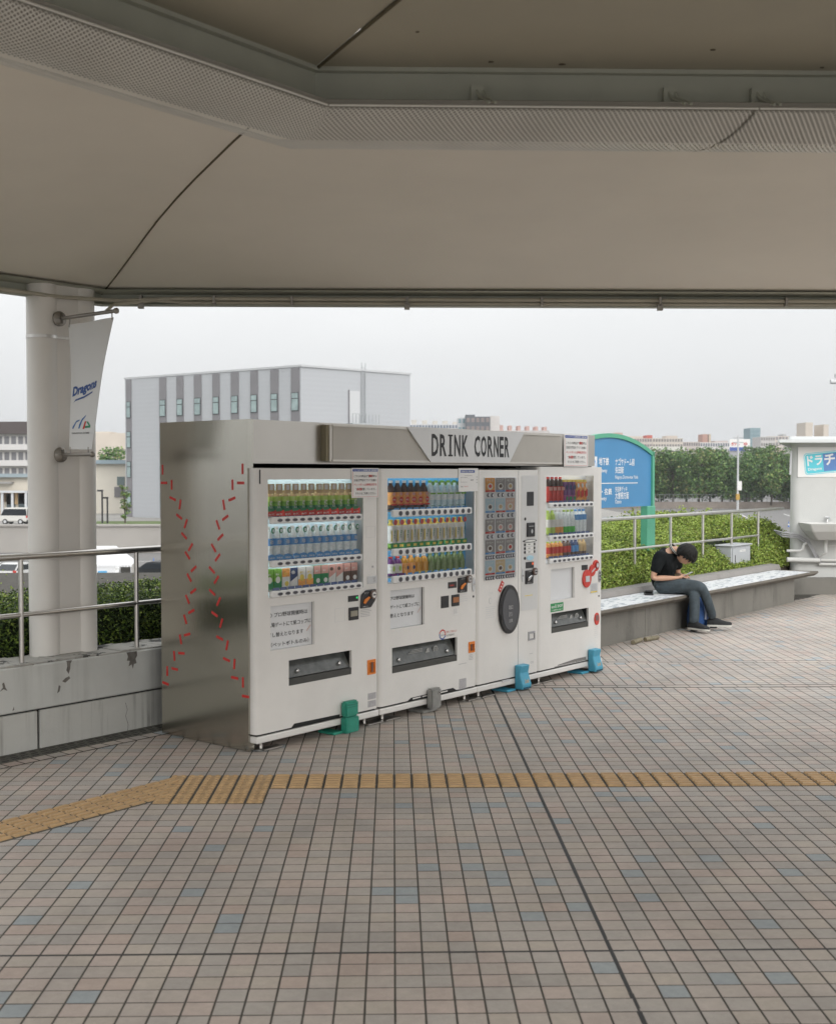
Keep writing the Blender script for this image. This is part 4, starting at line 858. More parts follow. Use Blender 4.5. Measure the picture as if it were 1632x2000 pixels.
lines(m2, X2(2.08), X2(2.18), .78, .86, 5, palegrey); plate(m2, 'sticker', X2(1.985), X2(2.05), .69, .745, paper, -.0012); lines(m2, X2(1.992), X2(2.045), .70, .74, 4, greyp)
b = MB()
for q in range(14):
    a = R(360 * q / 14); b.box(X2(1.86) + .034 * math.cos(a) - .007, X2(1.86) + .034 * math.cos(a) + .007, -.0012, .0, .555 + .034 * math.sin(a) - .005, .555 + .034 * math.sin(a) + .005, 0 if q < 7 else 1)
b.text('飲みもの', X2(1.84), .545, .045, .012, -.0012, 2); b.text('冷たくておいしい', X2(1.905), .560, .13, .018, -.0012, 0, .01); b.text('おつりをお忘れなく', X2(1.905), .536, .10, .014, -.0012, 2, .01); b.build('sticker', [red, blue, ink], m2)
port(m2, X2(1.28), X2(2.042), .335, .518, True); cup(m2, X2(2.19), X2(2.255), .383, .456, orange); lines(m2, X2(2.19), X2(2.25), .32, .365, 4, greyp); lines(m2, X2(2.06), X2(2.18), .30, .31, 1, greyp)
plate(m2, 'sticker', X2(2.066), X2(2.155), .109, .189, stk, -.0012); skirt(m2, 1.15)
b = MB(); b.prism([(X2(1.453), .112), (X2(2.03), .112), (X2(1.99), .134), (X2(1.49), .130)], -.0012, .0); b.build('vent_slot', darkrec, m2)
b = MB()
for (a, c) in ((1.51, 1.60), (1.62, 1.92)): b.box(X2(a), X2(c), -.003, -.0012, .116, .125)
b.build('vent_louvre', white, m2)

# ---- machine 3: cup drinks
M3 = 2.295; m3 = machine('vending_machine', 'narrow white cup drink machine with printed menu cards and an oval black door', M3, .86, 1.795, [(.60 - .0, .80 - .0, .391, .452)][:0])
def X3(u): return u - M3
plate(m3, 'menu_panel', X3(2.38), X3(2.82), .925, 1.738, mat('menu_back', (.74, .75, .76), .35), -.004, .001, .002)
b = MB(); b.quad((X3(2.380), -.0105, .93), (X3(2.820), -.0105, .93), (X3(2.820), -.0105, 1.735), (X3(2.380), -.0105, 1.735)); b.build('window_pane', glz, m3)
plate(m3, 'door_gap', X3(2.852), X3(2.857), .115, 1.79, greyp, -.0008, .001)
gc = mat('card_greybrown', (.34, .32, .31), .5); pc_ = mat('card_paleblue', (.50, .66, .74), .5); pk_ = mat('card_palepink', (.68, .47, .38), .5); yl_ = mat('card_gold', (.66, .52, .30), .5)
cardc = [[(lor, lred), (gc, pkw), (gc, pkw)], [(pc_, pkw), (pc_, tan), (pk_, tan)], [(gc, tan), (gc, pink), (gc, pink)], [(gc, choc), (gc, pkw), (gc, lred)], [(pc_, pkw), (yl_, pkw), (pc_, pkw)]]
cn = ['アイス', 'ココア', 'モカ', 'ソーダ', 'カフェオレ', 'ミルク', 'ラテ', 'いちご', 'キャラメル', 'コーヒー', 'ミルク', '紅茶', 'ブレンド', 'カプチーノ', 'レギュラー']
for r in range(5):
    zt = 1.732 - r * .1635
    for c in range(3):
        x0 = X3((2.394, 2.535, 2.669)[c]); w = .124; A_, B_ = cardc[r][c]
        s_ = plate(m3, 'menu_card', x0, x0 + w, zt - .112, zt, A_, -.0065, -.004)
        b = MB(); b.box(x0, x0 + w, -.0072, -.0066, zt - .112, zt - .098, 1 if (r + c) % 2 else 2); b.disc(x0 + w * .5, zt - .068, -.0072, -.0066, .034, .026, 18, 0); b.disc(x0 + w * .5, zt - .066, -.0078, -.0073, .022, .015, 16, 3)
        b.text(cn[r * 3 + c], x0 + .012, zt - .030, .09, .018, -.0072, 4, .02); b.text('120円', x0 + .04, zt - .109, .045, .008, -.0078, 4); b.build('card_print', [pkw, lblue, lred, B_ if B_ is not pkw else (choc if (r + c) % 2 else tan), pkw], s_)
        nb_ = 2 if r < 3 else 4
        for q in range(nb_):
            xb = x0 + w * (q + .5) / nb_ if nb_ == 4 else x0 + .036 + q * .055
            b = MB(); b.disc(xb, zt - .137, -.012, -.004, .0125, .0155, 14, 0); b.disc(xb, zt - .137, -.0135, -.012, .008, .010, 12, 1); b.build('button', [btn, btnr], m3)
def oval(t_, name, cx, cz, rx, rz, y0, y1, m_, n_=36): b = MB(); b.disc(cx, cz, y0, y1, rx, rz, n_); return b.build(name, m_, t_, bevel=.004)
ox, oz = X3(2.712), .672; s_ = oval(m3, 'cup_door', ox, oz, .138, .198, -.022, .001, black); oval(s_, 'door_glass', ox + .002, oz - .002, .112, .166, -.026, -.022, mat('smoke', (.075, .08, .09), .10))
b = MB(); b.text('取出口', ox - .03, oz + .0, .055, .035, -.0302, 0, .02); b.text('あつい', ox - .028, oz - .06, .05, .045, -.0302, 0, .02); b.text('注意', ox - .028, oz - .105, .05, .03, -.0302, 0, .02); b.build('lettering', mat('mark_pale', (.42, .42, .42), .5), s_)
b = MB()
for zz in (.06, -.06): b.box(ox - .125, ox - .112, -.028, -.022, oz + zz - .02, oz + zz + .02)
b.build('door_hinge', black, s_)
b = MB(); b.box(-.045, .045, -.004, .0, -.018, .018, 0, Matrix.Translation((X3(2.612), -.0015, .862)) @ Matrix.Rotation(R(-55), 4, 'Y'));
for q in (-.026, 0, .026): b.box(q - .006, q + .006, -.0048, -.004, -.007, .007, 1, Matrix.Translation((X3(2.612), -.0015, .862)) @ Matrix.Rotation(R(-55), 4, 'Y'))
b.build('warning_tag', [lred, pkw], m3, bevel=.0)
b = MB(); b.text('ご注意', X3(2.44), .81, .06, .02, -.001, 0); b.disc(X3(2.47), .76, -.001, 0, .02, .026, 14, 0); b.disc(X3(2.47), .76, -.0014, -.001, .016, .021, 14, 1); b.build('small_print', [palegrey, white], m3); lines(m3, X3(2.41), X3(2.54), .62, .72, 6, palegrey)
plate(m3, 'control_strip', X3(2.897), X3(3.134), .64, 1.75, mat('strip_grey', (.64, .64, .63), .4), -.002, .001)
s_ = plate(m3, 'display', X3(2.971), X3(3.07), 1.50, 1.616, black, -.006, -.002, .003)
b = MB(); b.disc(X3(2.948), 1.393, -.006, -.001, .011, .013, 12); b.build('sensor', black, m3)
s_ = plate(m3, 'card_reader', X3(2.969), X3(3.077), 1.245, 1.361, black, -.016, -.002, .004); b = MB(); b.disc(X3(3.03), 1.29, -.0172, -.0162, .012, .018, 12); b.box(X3(2.985), X3(3.06), -.0172, -.0162, 1.33, 1.334); b.build('reader_mark', palegrey, s_)
b = MB(); b.disc(X3(3.015), 1.211, -.008, -.001, .098, .012, 22, 0); b.disc(X3(3.015), 1.211, -.0095, -.008, .078, .008, 22, 1); b.build('lens_button', [black, pkw], m3)
for z in (1.181, 1.150, 1.119):
    b = MB(); b.disc(X3(2.945), z, -.006, -.001, .011, .012, 12, 0); b.disc(X3(3.083), z, -.006, -.001, .010, .012, 12, 0); b.box(X3(2.958), X3(3.07), -.005, -.001, z - .011, z + .011, 1); b.box(X3(2.99), X3(3.02), -.0056, -.005, z - .002, z + .003, 0); b.build('option_button', [black, pkw], m3)
b = MB(); b.disc(X3(2.945), 1.07, -.006, -.001, .012, .013, 12, 0); b.disc(X3(3.02), 1.07, -.006, -.001, .05, .020, 18, 1); b.build('option_button', [black, skyb], m3)
s_ = plate(m3, 'price_display', X3(2.958), X3(3.073), .986, 1.037, black, -.006, -.001); plate(s_, 'indicator_lamp', X3(3.045), X3(3.068), 1.012, 1.03, mat('led_amber', (.55, .10, .04), emit=.4), -.007, -.006)
coin(m3, X3(2.948), .855, 2); b = MB(); b.disc(X3(2.915), .93, -.006, .001, .016, .055, 16, 0); b.disc(X3(2.915), .93, -.009, -.006, .008, .008, 12, 1); b.build('lock', [palegrey, chrome], m3)
lines(m3, X3(2.94), X3(3.07), .775, .84, 6, greyp); plate(m3, 'yellow_note', X3(2.945), X3(3.06), .757, .763, lyel, -.0025, .001)
cup(m3, X3(3.005), X3(3.09), .391, .452, greyp); skirt(m3, .86); plate(m3, 'skirt_handle', X3(2.62), X3(2.72), .092, .104, palegrey, -.012, .0)
for (a, z) in ((3.02, .27), (3.03, .20), (3.04, .19)): lines(m3, X3(a), X3(a + .05), z, z + .008, 1, greyp)

# ---- machine 4: cola
M4 = 3.15; m4 = machine('vending_machine', 'white vending machine with red cola bottles and a red coin slot', M4, 1.03, 1.823,
    [(.113, .873, 1.0, 1.747), (.187, .561, .685, .952), (.198, .797, .409, .577)])
def X4(u): return u - M4
case(m4, X4(3.263), X4(4.023), 1.0, 1.747, .085, mat('case_lilac', (.60, .62, .66), .5), mat('case_pale2', (.70, .70, .69), .5))
for z in (1.496, 1.221, 1.024): shelf(m4, X4(3.285), X4(3.99), z, 9)
def colx(n_, a=3.325, c=3.955): return [X4(a + (c - a) * (i + .5) / n_) for i in range(n_)]
x10 = colx(10)
ck = bottle_mesh(.215, .029, [lred, lred, darkt, lred], neck=.34, label=(.25, .62)); cl_p = MB(); cl_p.box(-.026, .026, -.0312, -.0303, .10, .128, 0); cl_p = cl_p.mesh('label_print', [pink])
place(M4, 'cola_bottle', 'bottle', 'red labelled cola bottle with red cap on the top row behind glass', 'cola bottles in the top row', x10[:4], 1.522, .045, [('bottle_body', ck), ('label_print', cl_p)])
pc = can_mesh(.19, .030, [mat('grape_can', (.42, .10, .32), .35), purple, lyel], .30); pcl = MB(); pcl.disc(0, .125, -.032, -.0308, .018, .022, 14, 0); pcl.disc(0, .03, -.032, -.0308, .02, .018, 12, 1); pcl = pcl.mesh('label_print', [navy, ldeep])
place(M4, 'grape_can', 'can', 'tall purple grape drink can on the top row behind glass', 'grape cans in the top row', x10[4:7], 1.522, .045, [('can_body', pc), ('label_print', pcl)])
oc = can_mesh(.19, .030, [lor, lor, lyel], .35); ocl = MB(); ocl.prism([(-.02, .03), (.02, .05), (.02, .11), (-.02, .09)], -.0322, -.031, 0); ocl.disc(0, .14, -.0322, -.031, .015, .02, 12, 1); ocl = ocl.mesh('label_print', [lred, pkw])
place(M4, 'orange_can', 'can', 'tall orange drink can with red band on the top row behind glass', 'orange cans in the top row', x10[7:], 1.522, .045, [('can_body', oc), ('label_print', ocl)])
for lab_, idx, mats, cap_ in (('lime green drink bottle with pale label on the middle row behind glass', (0, 1), [lime, pkw, lime, lime], 0), ('white bottle with orange fruit label on the middle row behind glass', (2, 3), [lor, pkw, clearp, capw], 0), ('clear bottle with a green base on the middle row behind glass', (4, 5, 6), [mat('base_green', (.10, .50, .08), .4), clearp, clearp, lime], 0), ('clear bottle with a blue label on the middle row behind glass', (7, 8, 9), [clearp, lblue, clearp, lblue], 1)):
    place(M4, 'drink_bottle', 'bottle', lab_, 'bottles in the middle row of the cola machine', [x10[q] for q in idx], 1.247, .045, [('bottle_body', bottle_mesh(.205, .029, mats, label=(.3, .62) if not cap_ else (.55, .78)))])
for lab_, idx, mats in (('small orange and red drink bottle on the bottom row behind glass', (0, 1, 2, 3), [lor, lred, lor, lime]), ('small black coffee bottle on the bottom row behind glass', (4, 5), [choc, lred, choc, choc]), ('small blue coffee bottle on the bottom row behind glass', (6, 7), [choc, lblue, navy, navy]), ('small tan milk coffee bottle on the bottom row behind glass', (8, 9), [choc, tan, tan, tan])):
    place(M4, 'small_bottle', 'bottle', lab_, 'small bottles in the bottom row of the cola machine', [x10[q] for q in idx], 1.05, .045, [('bottle_body', bottle_mesh(.135, .028, mats, neck=.3, label=(.25, .66)))])
insert(m4, X4(3.337), X4(3.711), .685, .952, [])
plate(m4, 'display', X4(3.827), X4(3.925), .917, .96, black)
rp_ = mat('red_plastic', (.60, .05, .035), .35)
b = MB(); b.disc(X4(4.055), .945, -.018, .001, .047, .050, 22); b.disc(X4(3.995), .905, -.016, .001, .048, .052, 22); b.disc(X4(3.905), .838, -.014, .001, .072, .080, 26); s_ = b.build('coin_unit', rp_, m4, bevel=.004)
b = MB(); b.disc(X4(4.058), .947, -.024, -.018, .030, .032, 20, 0); b.disc(X4(4.058), .947, -.026, -.024, .019, .020, 18, 1); b.build('coin_slot', [mat('dark_red', (.28, .02, .018), .4), palegrey], s_)
b = MB(); b.prism([(X4(3.965), .888), (X4(4.02), .915), (X4(4.025), .928), (X4(3.972), .902)], -.024, -.015); b.build('return_lever', palegrey, s_)
b = MB(); b.box(X4(3.872), X4(3.938), -.018, -.012, .81, .862); b.build('bill_mouth', palegrey, s_)
b = MB(); b.disc(X4(4.125), .845, -.008, .001, .018, .056, 18, 0)
for q in (-.03, 0, .03): b.disc(X4(4.125), .845 + q, -.010, -.008, .009, .011, 12, 1)
b.build('lock', [btnr, black], m4); b = MB(); b.disc(X4(4.12), .668, -.004, .001, .008, .008, 12); b.build('key_hole', black, m4)
plate(m4, 'sticker', X4(3.974), X4(4.10), .699, .789, palegrey, -.0012); lines(m4, X4(3.985), X4(4.09), .72, .78, 5, greyp); plate(m4, 'yellow_note', X4(3.98), X4(4.09), .705, .717, lyel, -.002, .0)
s_ = plate(m4, 'eco_sticker', X4(3.335), X4(3.533), .590, .662, mat('eco_green', (.03, .28, .09), .5), -.0014); b = MB(); b.text('ecoる SHOP', X4(3.345), .620, .175, .03, -.002, 0, .02); b.text('この自動販売機は省エネ', X4(3.345), .598, .17, .012, -.002, 0, .01); b.build('lettering', pkw, s_)
port(m4, X4(3.348), X4(3.947), .409, .577, True)
b = MB(); b.disc(X4(4.082), .465, -.008, .001, .040, .055, 22, 0); b.box(X4(4.056), X4(4.108), -.010, -.008, .45, .50, 1); b.build('change_cup', [rp_, mat('cup_smoke', (.22, .10, .09), .3)], m4)
lines(m4, X4(4.05), X4(4.11), .29, .40, 6, palegrey); outline(m4, X4(4.05), X4(4.12), 1.16, 1.24, palegrey)
skirt(m4, 1.03)
b = MB()
for q in range(38):
    x = X4(3.45) + q * .0122; hh = .006 + .018 * min(1, q / 22); b.box(x, x + .006, -.0014, .0005, .122, .122 + hh)
b.build('vent_grille', darkrec, m4); b = MB(); b.prism([(X4(3.40), .114), (X4(3.93), .118), (X4(3.93), .121), (X4(3.40), .117)], -.0014, 0); b.build('vent_slot', darkrec, m4)

# ---- floor anchors (clamps that keep the machines from tipping)
def anchor(u, m_, label, style, nm):
    t_ = thing('floor_anchor', label, 'clamp', cw(u, -.06), CA)
    if style == 0:
        b = MB(); b.box(0, .135, -.060, -.006, .0, .106); b.build('body', m_, t_, bevel=.007, seg=2)
        b = MB(); b.box(.001, .134, -.058, -.006, .109, .215); o = b.build('cap', m_, t_, bevel=.012, seg=2)
        b = MB(); b.box(.015, .12, -.0592, -.0575, .19, .193); b.box(.015, .12, -.0592, -.0575, .175, .177); b.build('groove', mat('anchor_groove', (.02, .12, .08), .6), o)
        b = MB(); b.box(-.09, .0, -.03, .12, .0, .018); b.build('foot', m_, t_, bevel=.004)
    elif style == 1:
        b = MB(); b.box(0, .12, -.06, -.006, .02, .175); s_ = b.build('body', m_, t_, bevel=.012, seg=2)
        b = MB(); b.disc(.085, .14, -.066, -.060, .012, .012, 12, 0); b.disc(.085, .14, -.068, -.066, .006, .006, 6, 1); b.build('bolt', [chrome, black], s_)
        b = MB(); b.box(-.06, .10, -.03, .12, .0, .02); b.build('foot', m_, t_, bevel=.004)
    else:
        pr = [(-.085, .012), (-.088, .05), (-.070, .10), (-.058, .145), (-.066, .19), (-.070, .205), (-.006, .208), (-.006, .012)]
        n_ = len(pr); b = MB(); v = [(0, y, z) for y, z in pr] + [(.125, y, z) for y, z in pr]
        b.add(v, [tuple(range(n_ - 1, -1, -1)), tuple(range(n_, 2 * n_))] + [(i, (i + 1) % n_, (i + 1) % n_ + n_, i + n_) for i in range(n_)]); s_ = b.build('body', m_, t_, bevel=.006)
        b = MB()
        for q in range(5): b.box(.012 + q * .022, .026 + q * .022, -.090, -.086, .016, .030)
        b.build('toe_slot', mat('anchor_dark', (.03, .10, .15), .6), s_)
        b = MB(); b.text('Lock', .035, .075, .06, .032, 0, 0, .02, M=Matrix.Translation((0, -.0885, -.002)) @ Matrix.Rotation(R(-16), 4, 'X')); 
        b = MB(); v_, f_ = glyphs('Lock', .02); a_, c_ = v_.min(0), v_.max(0)
        b.add([(.035 + (p[0] - a_[0]) / (c_[0] - a_[0]) * .06, -.0835 + (p[1] - a_[1]) * .0, .0) for p in v_][:0], [], 0)
        vs = []
        for p in v_:
            z = .062 + (p[1] - a_[1]) / (c_[1] - a_[1]) * .032; y = -.088 + (z - .05) / .05 * .018 - .0015; vs.append((.035 + (p[0] - a_[0]) / (c_[0] - a_[0]) * .06 + (z - .06) * .4, y, z))
        b.add(vs, f_); b.build('lettering', mat('anchor_print', (.55, .35, .15), .6), s_)
        b = MB(); b.box(-.12, .0, -.02, .14, .0, .018); b.build('foot', m_, t_, bevel=.004)
anchor(.735, mat('anchor_green', (.03, .27, .19), .5, var=.12, scale=25), 'green two-piece plastic floor anchor under the green tea machine', 0, '')
anchor(1.66, mat('anchor_grey', (.30, .30, .285), .5, .3, var=.1, scale=20), 'grey metal floor anchor with a bolt under the blue-backed machine', 1, '')
ab = mat('anchor_blue', (.07, .34, .49), .45, var=.08, scale=20)
anchor(2.80, ab, 'light blue plastic floor anchor under the cup drink machine', 2, ''); anchor(3.93, ab, 'light blue plastic floor anchor under the cola machine', 2, '')
# ================================================================== RIGHT SIDE
# -- station sign, behind the rail
sg = thing('station_sign', 'blue direction sign with arched green frame and white subway lettering behind the rail', 'sign', bw(0, 1.0), BA)
sgreen = mat('sign_green', (.085, .34, .22), .4, var=.05, scale=5); sblue = mat('sign_blue', (.06, .225, .43), .42, var=.04, scale=3)
xc, hw, zs, zt, zb = 1.93, 1.12, 2.022, 2.245, 1.358         # centre, half width, spring and crown of the arch
def arc(x, inset=0): 
    q = (x - xc) / hw; return zs + (zt - zs) * max(0, 1 - abs(q) ** 2.0) - inset
px = [xc - hw + .05 + (2 * hw - .1) * i / 24 for i in range(25)]
b = MB(); b.prism([(px[0], zb), (px[-1], zb)] + [(x, arc(x, .045)) for x in reversed(px)], -.012, .012); pn = b.build('panel', sblue, sg)
b = MB(); fx = [xc - hw + 2 * hw * i / 28 for i in range(29)]
for i in range(28):
    a, c = fx[i], fx[i + 1]; v = [(a, -.035, arc(a, .05)), (c, -.035, arc(c, .05)), (c, .035, arc(c, .05)), (a, .035, arc(a, .05)), (a, -.035, arc(a)), (c, -.035, arc(c)), (c, .035, arc(c)), (a, .035, arc(a))]
    b.add(v, [(0, 3, 2, 1), (4, 5, 6, 7), (0, 1, 5, 4), (2, 3, 7, 6)])
b.build('arch_frame', sgreen, sg)
for x, s_ in ((xc + hw - .055, 1), (xc - hw, 0)):
    b = MB(); b.box(x, x + .055, -.035, .035, zb - .02, arc(x if s_ else x + .055, .0)); b.build('frame_side', sgreen, sg)
    x2 = x - .16 if s_ else x; b = MB(); b.box(x2, x2 + .215, -.05, .05, -.2, zb - .001); b.build('post', sgreen, sg, bevel=.008)
b = MB()
for txt, x0, x1, z0, h, bo in (('地下鉄', 1.655, 1.90, 1.862, .095, .02), ('Subway', 1.655, 1.855, 1.765, .062, .01), ('ナゴヤドーム前', 2.055, 2.545, 1.862, .092, .015), ('矢田駅', 2.055, 2.27, 1.765, .085, .015), ('Nagoya Dome-mae Yada', 2.055, 2.64, 1.690, .055, .005), ('JR・名鉄', 1.60, 1.975, 1.50, .09, .02), ('Railway', 1.60, 1.845, 1.435, .06, .01), ('矢田南デッキ', 2.055, 2.36, 1.545, .065, .01), ('大曽根方面', 2.055, 2.40, 1.455, .088, .015), ('Ozone', 2.055, 2.21, 1.403, .05, .005)):
    b.text(txt, x0, z0, x1 - x0, h, -.0135, 0, bo)
b.box(1.2, 2.63, -.0145, -.0125, 1.645, 1.655); b.box(1.42, 1.61, -.0145, -.0125, 1.755, 1.965)
b.build('lettering', mat('sign_white', (.72, .73, .74), .45), pn)
b = MB(); b.disc(1.50, 1.86, -.0165, -.0147, .085, .09, 24, 0); b.disc(1.50, 1.86, -.018, -.0166, .065, .07, 24, 1); b.build('subway_mark', [lblue, pkw], pn)
# -- grey utility box in the hedge
ub = thing('utility_box', 'grey metal utility cabinet with a hinged door standing in the hedge behind the bench', 'cabinet', bw(4.70, .64, .45), BA)
ubm = mat('utility_grey', (.40, .415, .43), .45, var=.03, scale=6)
b = MB(); b.box(0, .66, .0, .22, -.1, .315); b.build('body', ubm, ub, bevel=.006)
b = MB(); b.prism([(-.02, .316), (.68, .316), (.68, .338), (-.02, .338)], -.025, .24); b.build('lid', ubm, ub, bevel=.008)
b = MB(); b.box(.03, .63, -.012, -.001, .0, .295); d_ = b.build('door', ubm, ub, bevel=.004)
b = MB(); b.box(.10, .115, -.018, -.012, .10, .20); b.build('handle', black, d_, bevel=.003)
b = MB(); b.box(.26, .46, -.0135, -.012, .235, .262, 0); b.text('散水電磁弁盤', .27, .240, .18, .017, -.0142, 1, .01); b.build('name_plate', [pkw, greyp], d_)
# -- white service booth
bo = thing('service_booth', 'small white rendered booth with flat roof and wall basin beyond the bench', 'building', (0, 0, 0))
rend = mat('booth_render', (.56, .565, .55), .8, var=.05, scale=2.2, bump=.25, bscale=70)
def rrect(x0, x1, y0, y1, r_, n_=6):
    p = []
    for (cx, cy, a) in ((x0 + r_, y0 + r_, 180), (x1 - r_, y0 + r_, 270), (x1 - r_, y1 - r_, 0), (x0 + r_, y1 - r_, 90)):
        for q in range(n_ + 1): t_ = R(a + 90 * q / n_); p.append((cx + r_ * math.cos(t_), cy + r_ * math.sin(t_)))
    return p
skew = lambda pl, y0: [(x + (y - y0) * .36, y) for x, y in pl]
b = MB(); b.plan(skew(rrect(5.48, 9.6, 17.6, 21, .16), 17.6), .21, 2.215); b.build('wall', rend, bo, smooth=35)
b = MB(); b.plan(skew(rrect(5.20, 10, 17.28, 21.4, .05), 17.3), 2.215, 2.26); b.plan(skew(rrect(5.42, 9.8, 17.5, 21.2, .05), 17.5), 2.261, 2.31); b.build('roof', mat('booth_roof', (.62, .64, .64), .6), bo)
b = MB(); b.plan(skew(rrect(5.02, 9.7, 17.38, 21.1, .25), 17.38), -.02, .235); b.build('plinth', conc, bo, smooth=35)
b = MB(); b.box(5.59, 8.4, 17.590, 17.599, 1.715, 2.155); sbn = b.build('banner_sheet', paper, bo)
cyan = mat('logo_cyan', (.10, .56, .66), .45); dbl = mat('logo_blue', (.10, .22, .50), .45)
def rr2(x0, x1, z0, z1, r_): return [(x, z) for x, z in rrect(x0, x1, z0, z1, r_)]
Ml = Matrix.Translation((5.74, 17.589, 1.79)) @ Matrix.Rotation(R(-5.5), 4, 'Y') @ Matrix(((1, 0, .0, 0), (0, 1, 0, 0), (0, 0, 1, 0), (0, 0, 0, 1)))
b = MB(); b.prism(rr2(-.045, 1.85, -.045, .275, .05), -.0006, .0, 0, Ml); b.prism(rr2(-.036, 1.84, -.036, .266, .045), -.0012, -.0007, 2, Ml); b.prism(rr2(-.028, 1.83, -.028, .258, .04), -.0018, -.0013, 0, Ml); b.box(.235, 1.81, -.0024, -.0019, -.012, .245, 1, Ml)
b.text('ドラ', .0, .085, .225, .15, -.003, 2, .03, Ml); b.text('チカ', .255, .07, .32, .17, -.003, 2, .03, Ml); b.text('Dragons', .005, .005, .20, .05, -.003, 2, .02, Ml); b.build('logo', [cyan, dbl, paper], sbn)
# basin and pipes belong to the booth wall
por = mat('porcelain', (.54, .54, .52), .25); pvc = mat('pipe_wrap', (.60, .60, .58), .6)
b = MB(); v = [(5.66, 17.12, .93), (6.45, 17.12, .93), (6.45, 17.6, .93), (5.66, 17.6, .93), (5.60, 17.06, 1.045), (6.52, 17.06, 1.045), (6.52, 17.6, 1.045), (5.60, 17.6, 1.045), (5.78, 17.25, .80), (6.34, 17.25, .80), (6.34, 17.6, .80), (5.78, 17.6, .80), (5.65, 17.11, 1.045), (6.47, 17.11, 1.045), (6.47, 17.52, 1.045), (5.65, 17.52, 1.045), (5.74, 17.2, .93), (6.38, 17.2, .93), (6.38, 17.48, .93), (5.74, 17.48, .93)]
b.add(v, [(8, 11, 10, 9), (8, 9, 1, 0), (9, 10, 2, 1), (11, 8, 0, 3), (0, 1, 5, 4), (1, 2, 6, 5), (3, 0, 4, 7), (4, 5, 13, 12), (5, 6, 14, 13), (6, 7, 15, 14), (7, 4, 12, 15), (12, 13, 17, 16), (13, 14, 18, 17), (14, 15, 19, 18), (15, 12, 16, 19), (16, 17, 18, 19)]); bs_ = b.build('wash_basin', por, bo, bevel=.012, seg=2)
b = MB(); b.tube([(6.02, 17.56, 1.05), (6.02, 17.56, 1.10), (6.02, 17.48, 1.115), (6.02, 17.45, 1.09)], .012, 8); b.tube([(5.99, 17.56, 1.125), (6.05, 17.56, 1.125)], .009, 6); b.build('tap', chrome, bs_, smooth=40)
b = MB(); b.tube([(5.95, 17.42, .81), (5.95, 17.42, .62), (5.90, 17.50, .56)], [.028, .028, .028], 10); b.tube([(6.2, 17.5, .82), (6.17, 17.5, .72), (6.0, 17.5, .70)], .009, 6); b.build('waste_pipe', pvc, bs_, smooth=40)
b = MB(); b.tube([(5.42, 17.52, .50), (5.9, 17.52, .49)], .036, 12); b.tube([(5.9, 17.55, .49), (7.5, 17.55, .49)], .024, 10); b.tube([(5.9, 17.55, .43), (7.5, 17.55, .43)], .022, 10); b.tube([(5.42, 17.53, .63), (5.62, 17.53, .63), (5.66, 17.53, .66), (5.67, 17.53, .72), (5.71, 17.53, .745)], .020, 10); b.build('wall_pipe', pvc, bo, smooth=40)
b = MB()
for q in range(3): b.tube([(5.30 + .02 * q, 17.75, .92 - .02 * q), (5.36, 17.55, .90 - .03 * q), (5.58, 17.53, .87 - .025 * q), (5.74, 17.53, .78 - .03 * q), (5.84, 17.53, .60 - .03 * q), (5.92, 17.53, .49 - .02 * q)], .012, 8)
b.build('cable', greyp, bo, smooth=40)
b = MB(); b.tube([(5.48, 17.56, 2.1), (5.47, 17.56, 1.75)], .015, 6); b.build('downpipe', palegrey, bo)
# roof boxes of a farther building seen over the booth, and a lamp arm
lamp = thing('street_lamp', 'pale street lamp arm reaching in above the booth', 'lamp', (7.92, 23, 3.55))
b = MB(); b.tube([(.0, 0, -.02), (3, 0, .0)], .045, 12); b.build('arm', palegrey, lamp, smooth=40)
b = MB(); b.box(.09, 3, -.05, .05, .06, .13); b.build('upper_arm', palegrey, lamp); b = MB(); b.tube([(2.9, 0, -.02), (2.9, 0, -3.6)], .06, 10); b.build('pole', palegrey, lamp)

# ================================================================== PERSON ON THE BENCH
UC = 1.72; PL = bw(UC, 0); PR = BA - R(90)                 # local x forward from the bench, y to the person's left
def skin(name, chains, voxel=None, sub=1):
    """one surface grown over connected joints: chains of (point, radius or (rx, ry))"""
    vs, es, rs, idx = [], [], [], {}
    for ch in chains:
        last = None
        for p, r_ in ch:
            key = tuple(round(c, 4) for c in p)
            if key not in idx: idx[key] = len(vs); vs.append(p); rs.append(r_)
            if last is not None and last != idx[key]: es.append((last, idx[key]))
            last = idx[key]
    me_ = bpy.data.meshes.new(name); me_.from_pydata(vs, es, []); o = bpy.data.objects.new(name, me_); COL.objects.link(o)
    o.modifiers.new('skin', 'SKIN'); sv = me_.skin_vertices[0].data
    for i, r_ in enumerate(rs): sv[i].radius = r_ if isinstance(r_, tuple) else (r_, r_)
    sv[0].use_root = True
    md_ = o.modifiers.new('sub', 'SUBSURF'); md_.levels = sub + 1; md_.render_levels = sub + 1
    dg = bpy.context.evaluated_depsgraph_get(); dg.update(); m2_ = bpy.data.meshes.new_from_object(o.evaluated_get(dg)); bpy.data.objects.remove(o); return m2_
def meshdata(me_): return [tuple(v.co) for v in me_.vertices], [tuple(p.vertices) for p in me_.polygons]
def fuse(name, mbld, voxel, smooth_it=2):
    me_ = mbld.mesh(name, []); o = bpy.data.objects.new(name, me_); COL.objects.link(o)
    m_ = o.modifiers.new('remesh', 'REMESH'); m_.mode = 'VOXEL'; m_.voxel_size = voxel; m_.use_smooth_shade = True
    s_ = o.modifiers.new('smooth', 'SMOOTH'); s_.iterations = smooth_it; s_.factor = .5
    dg = bpy.context.evaluated_depsgraph_get(); dg.update(); m2_ = bpy.data.meshes.new_from_object(o.evaluated_get(dg)); bpy.data.objects.remove(o); m2_.shade_smooth(); return m2_
person = thing('person', 'person in black polo shirt and jeans sitting hunched over a phone, legs crossed', 'person', PL, PR)
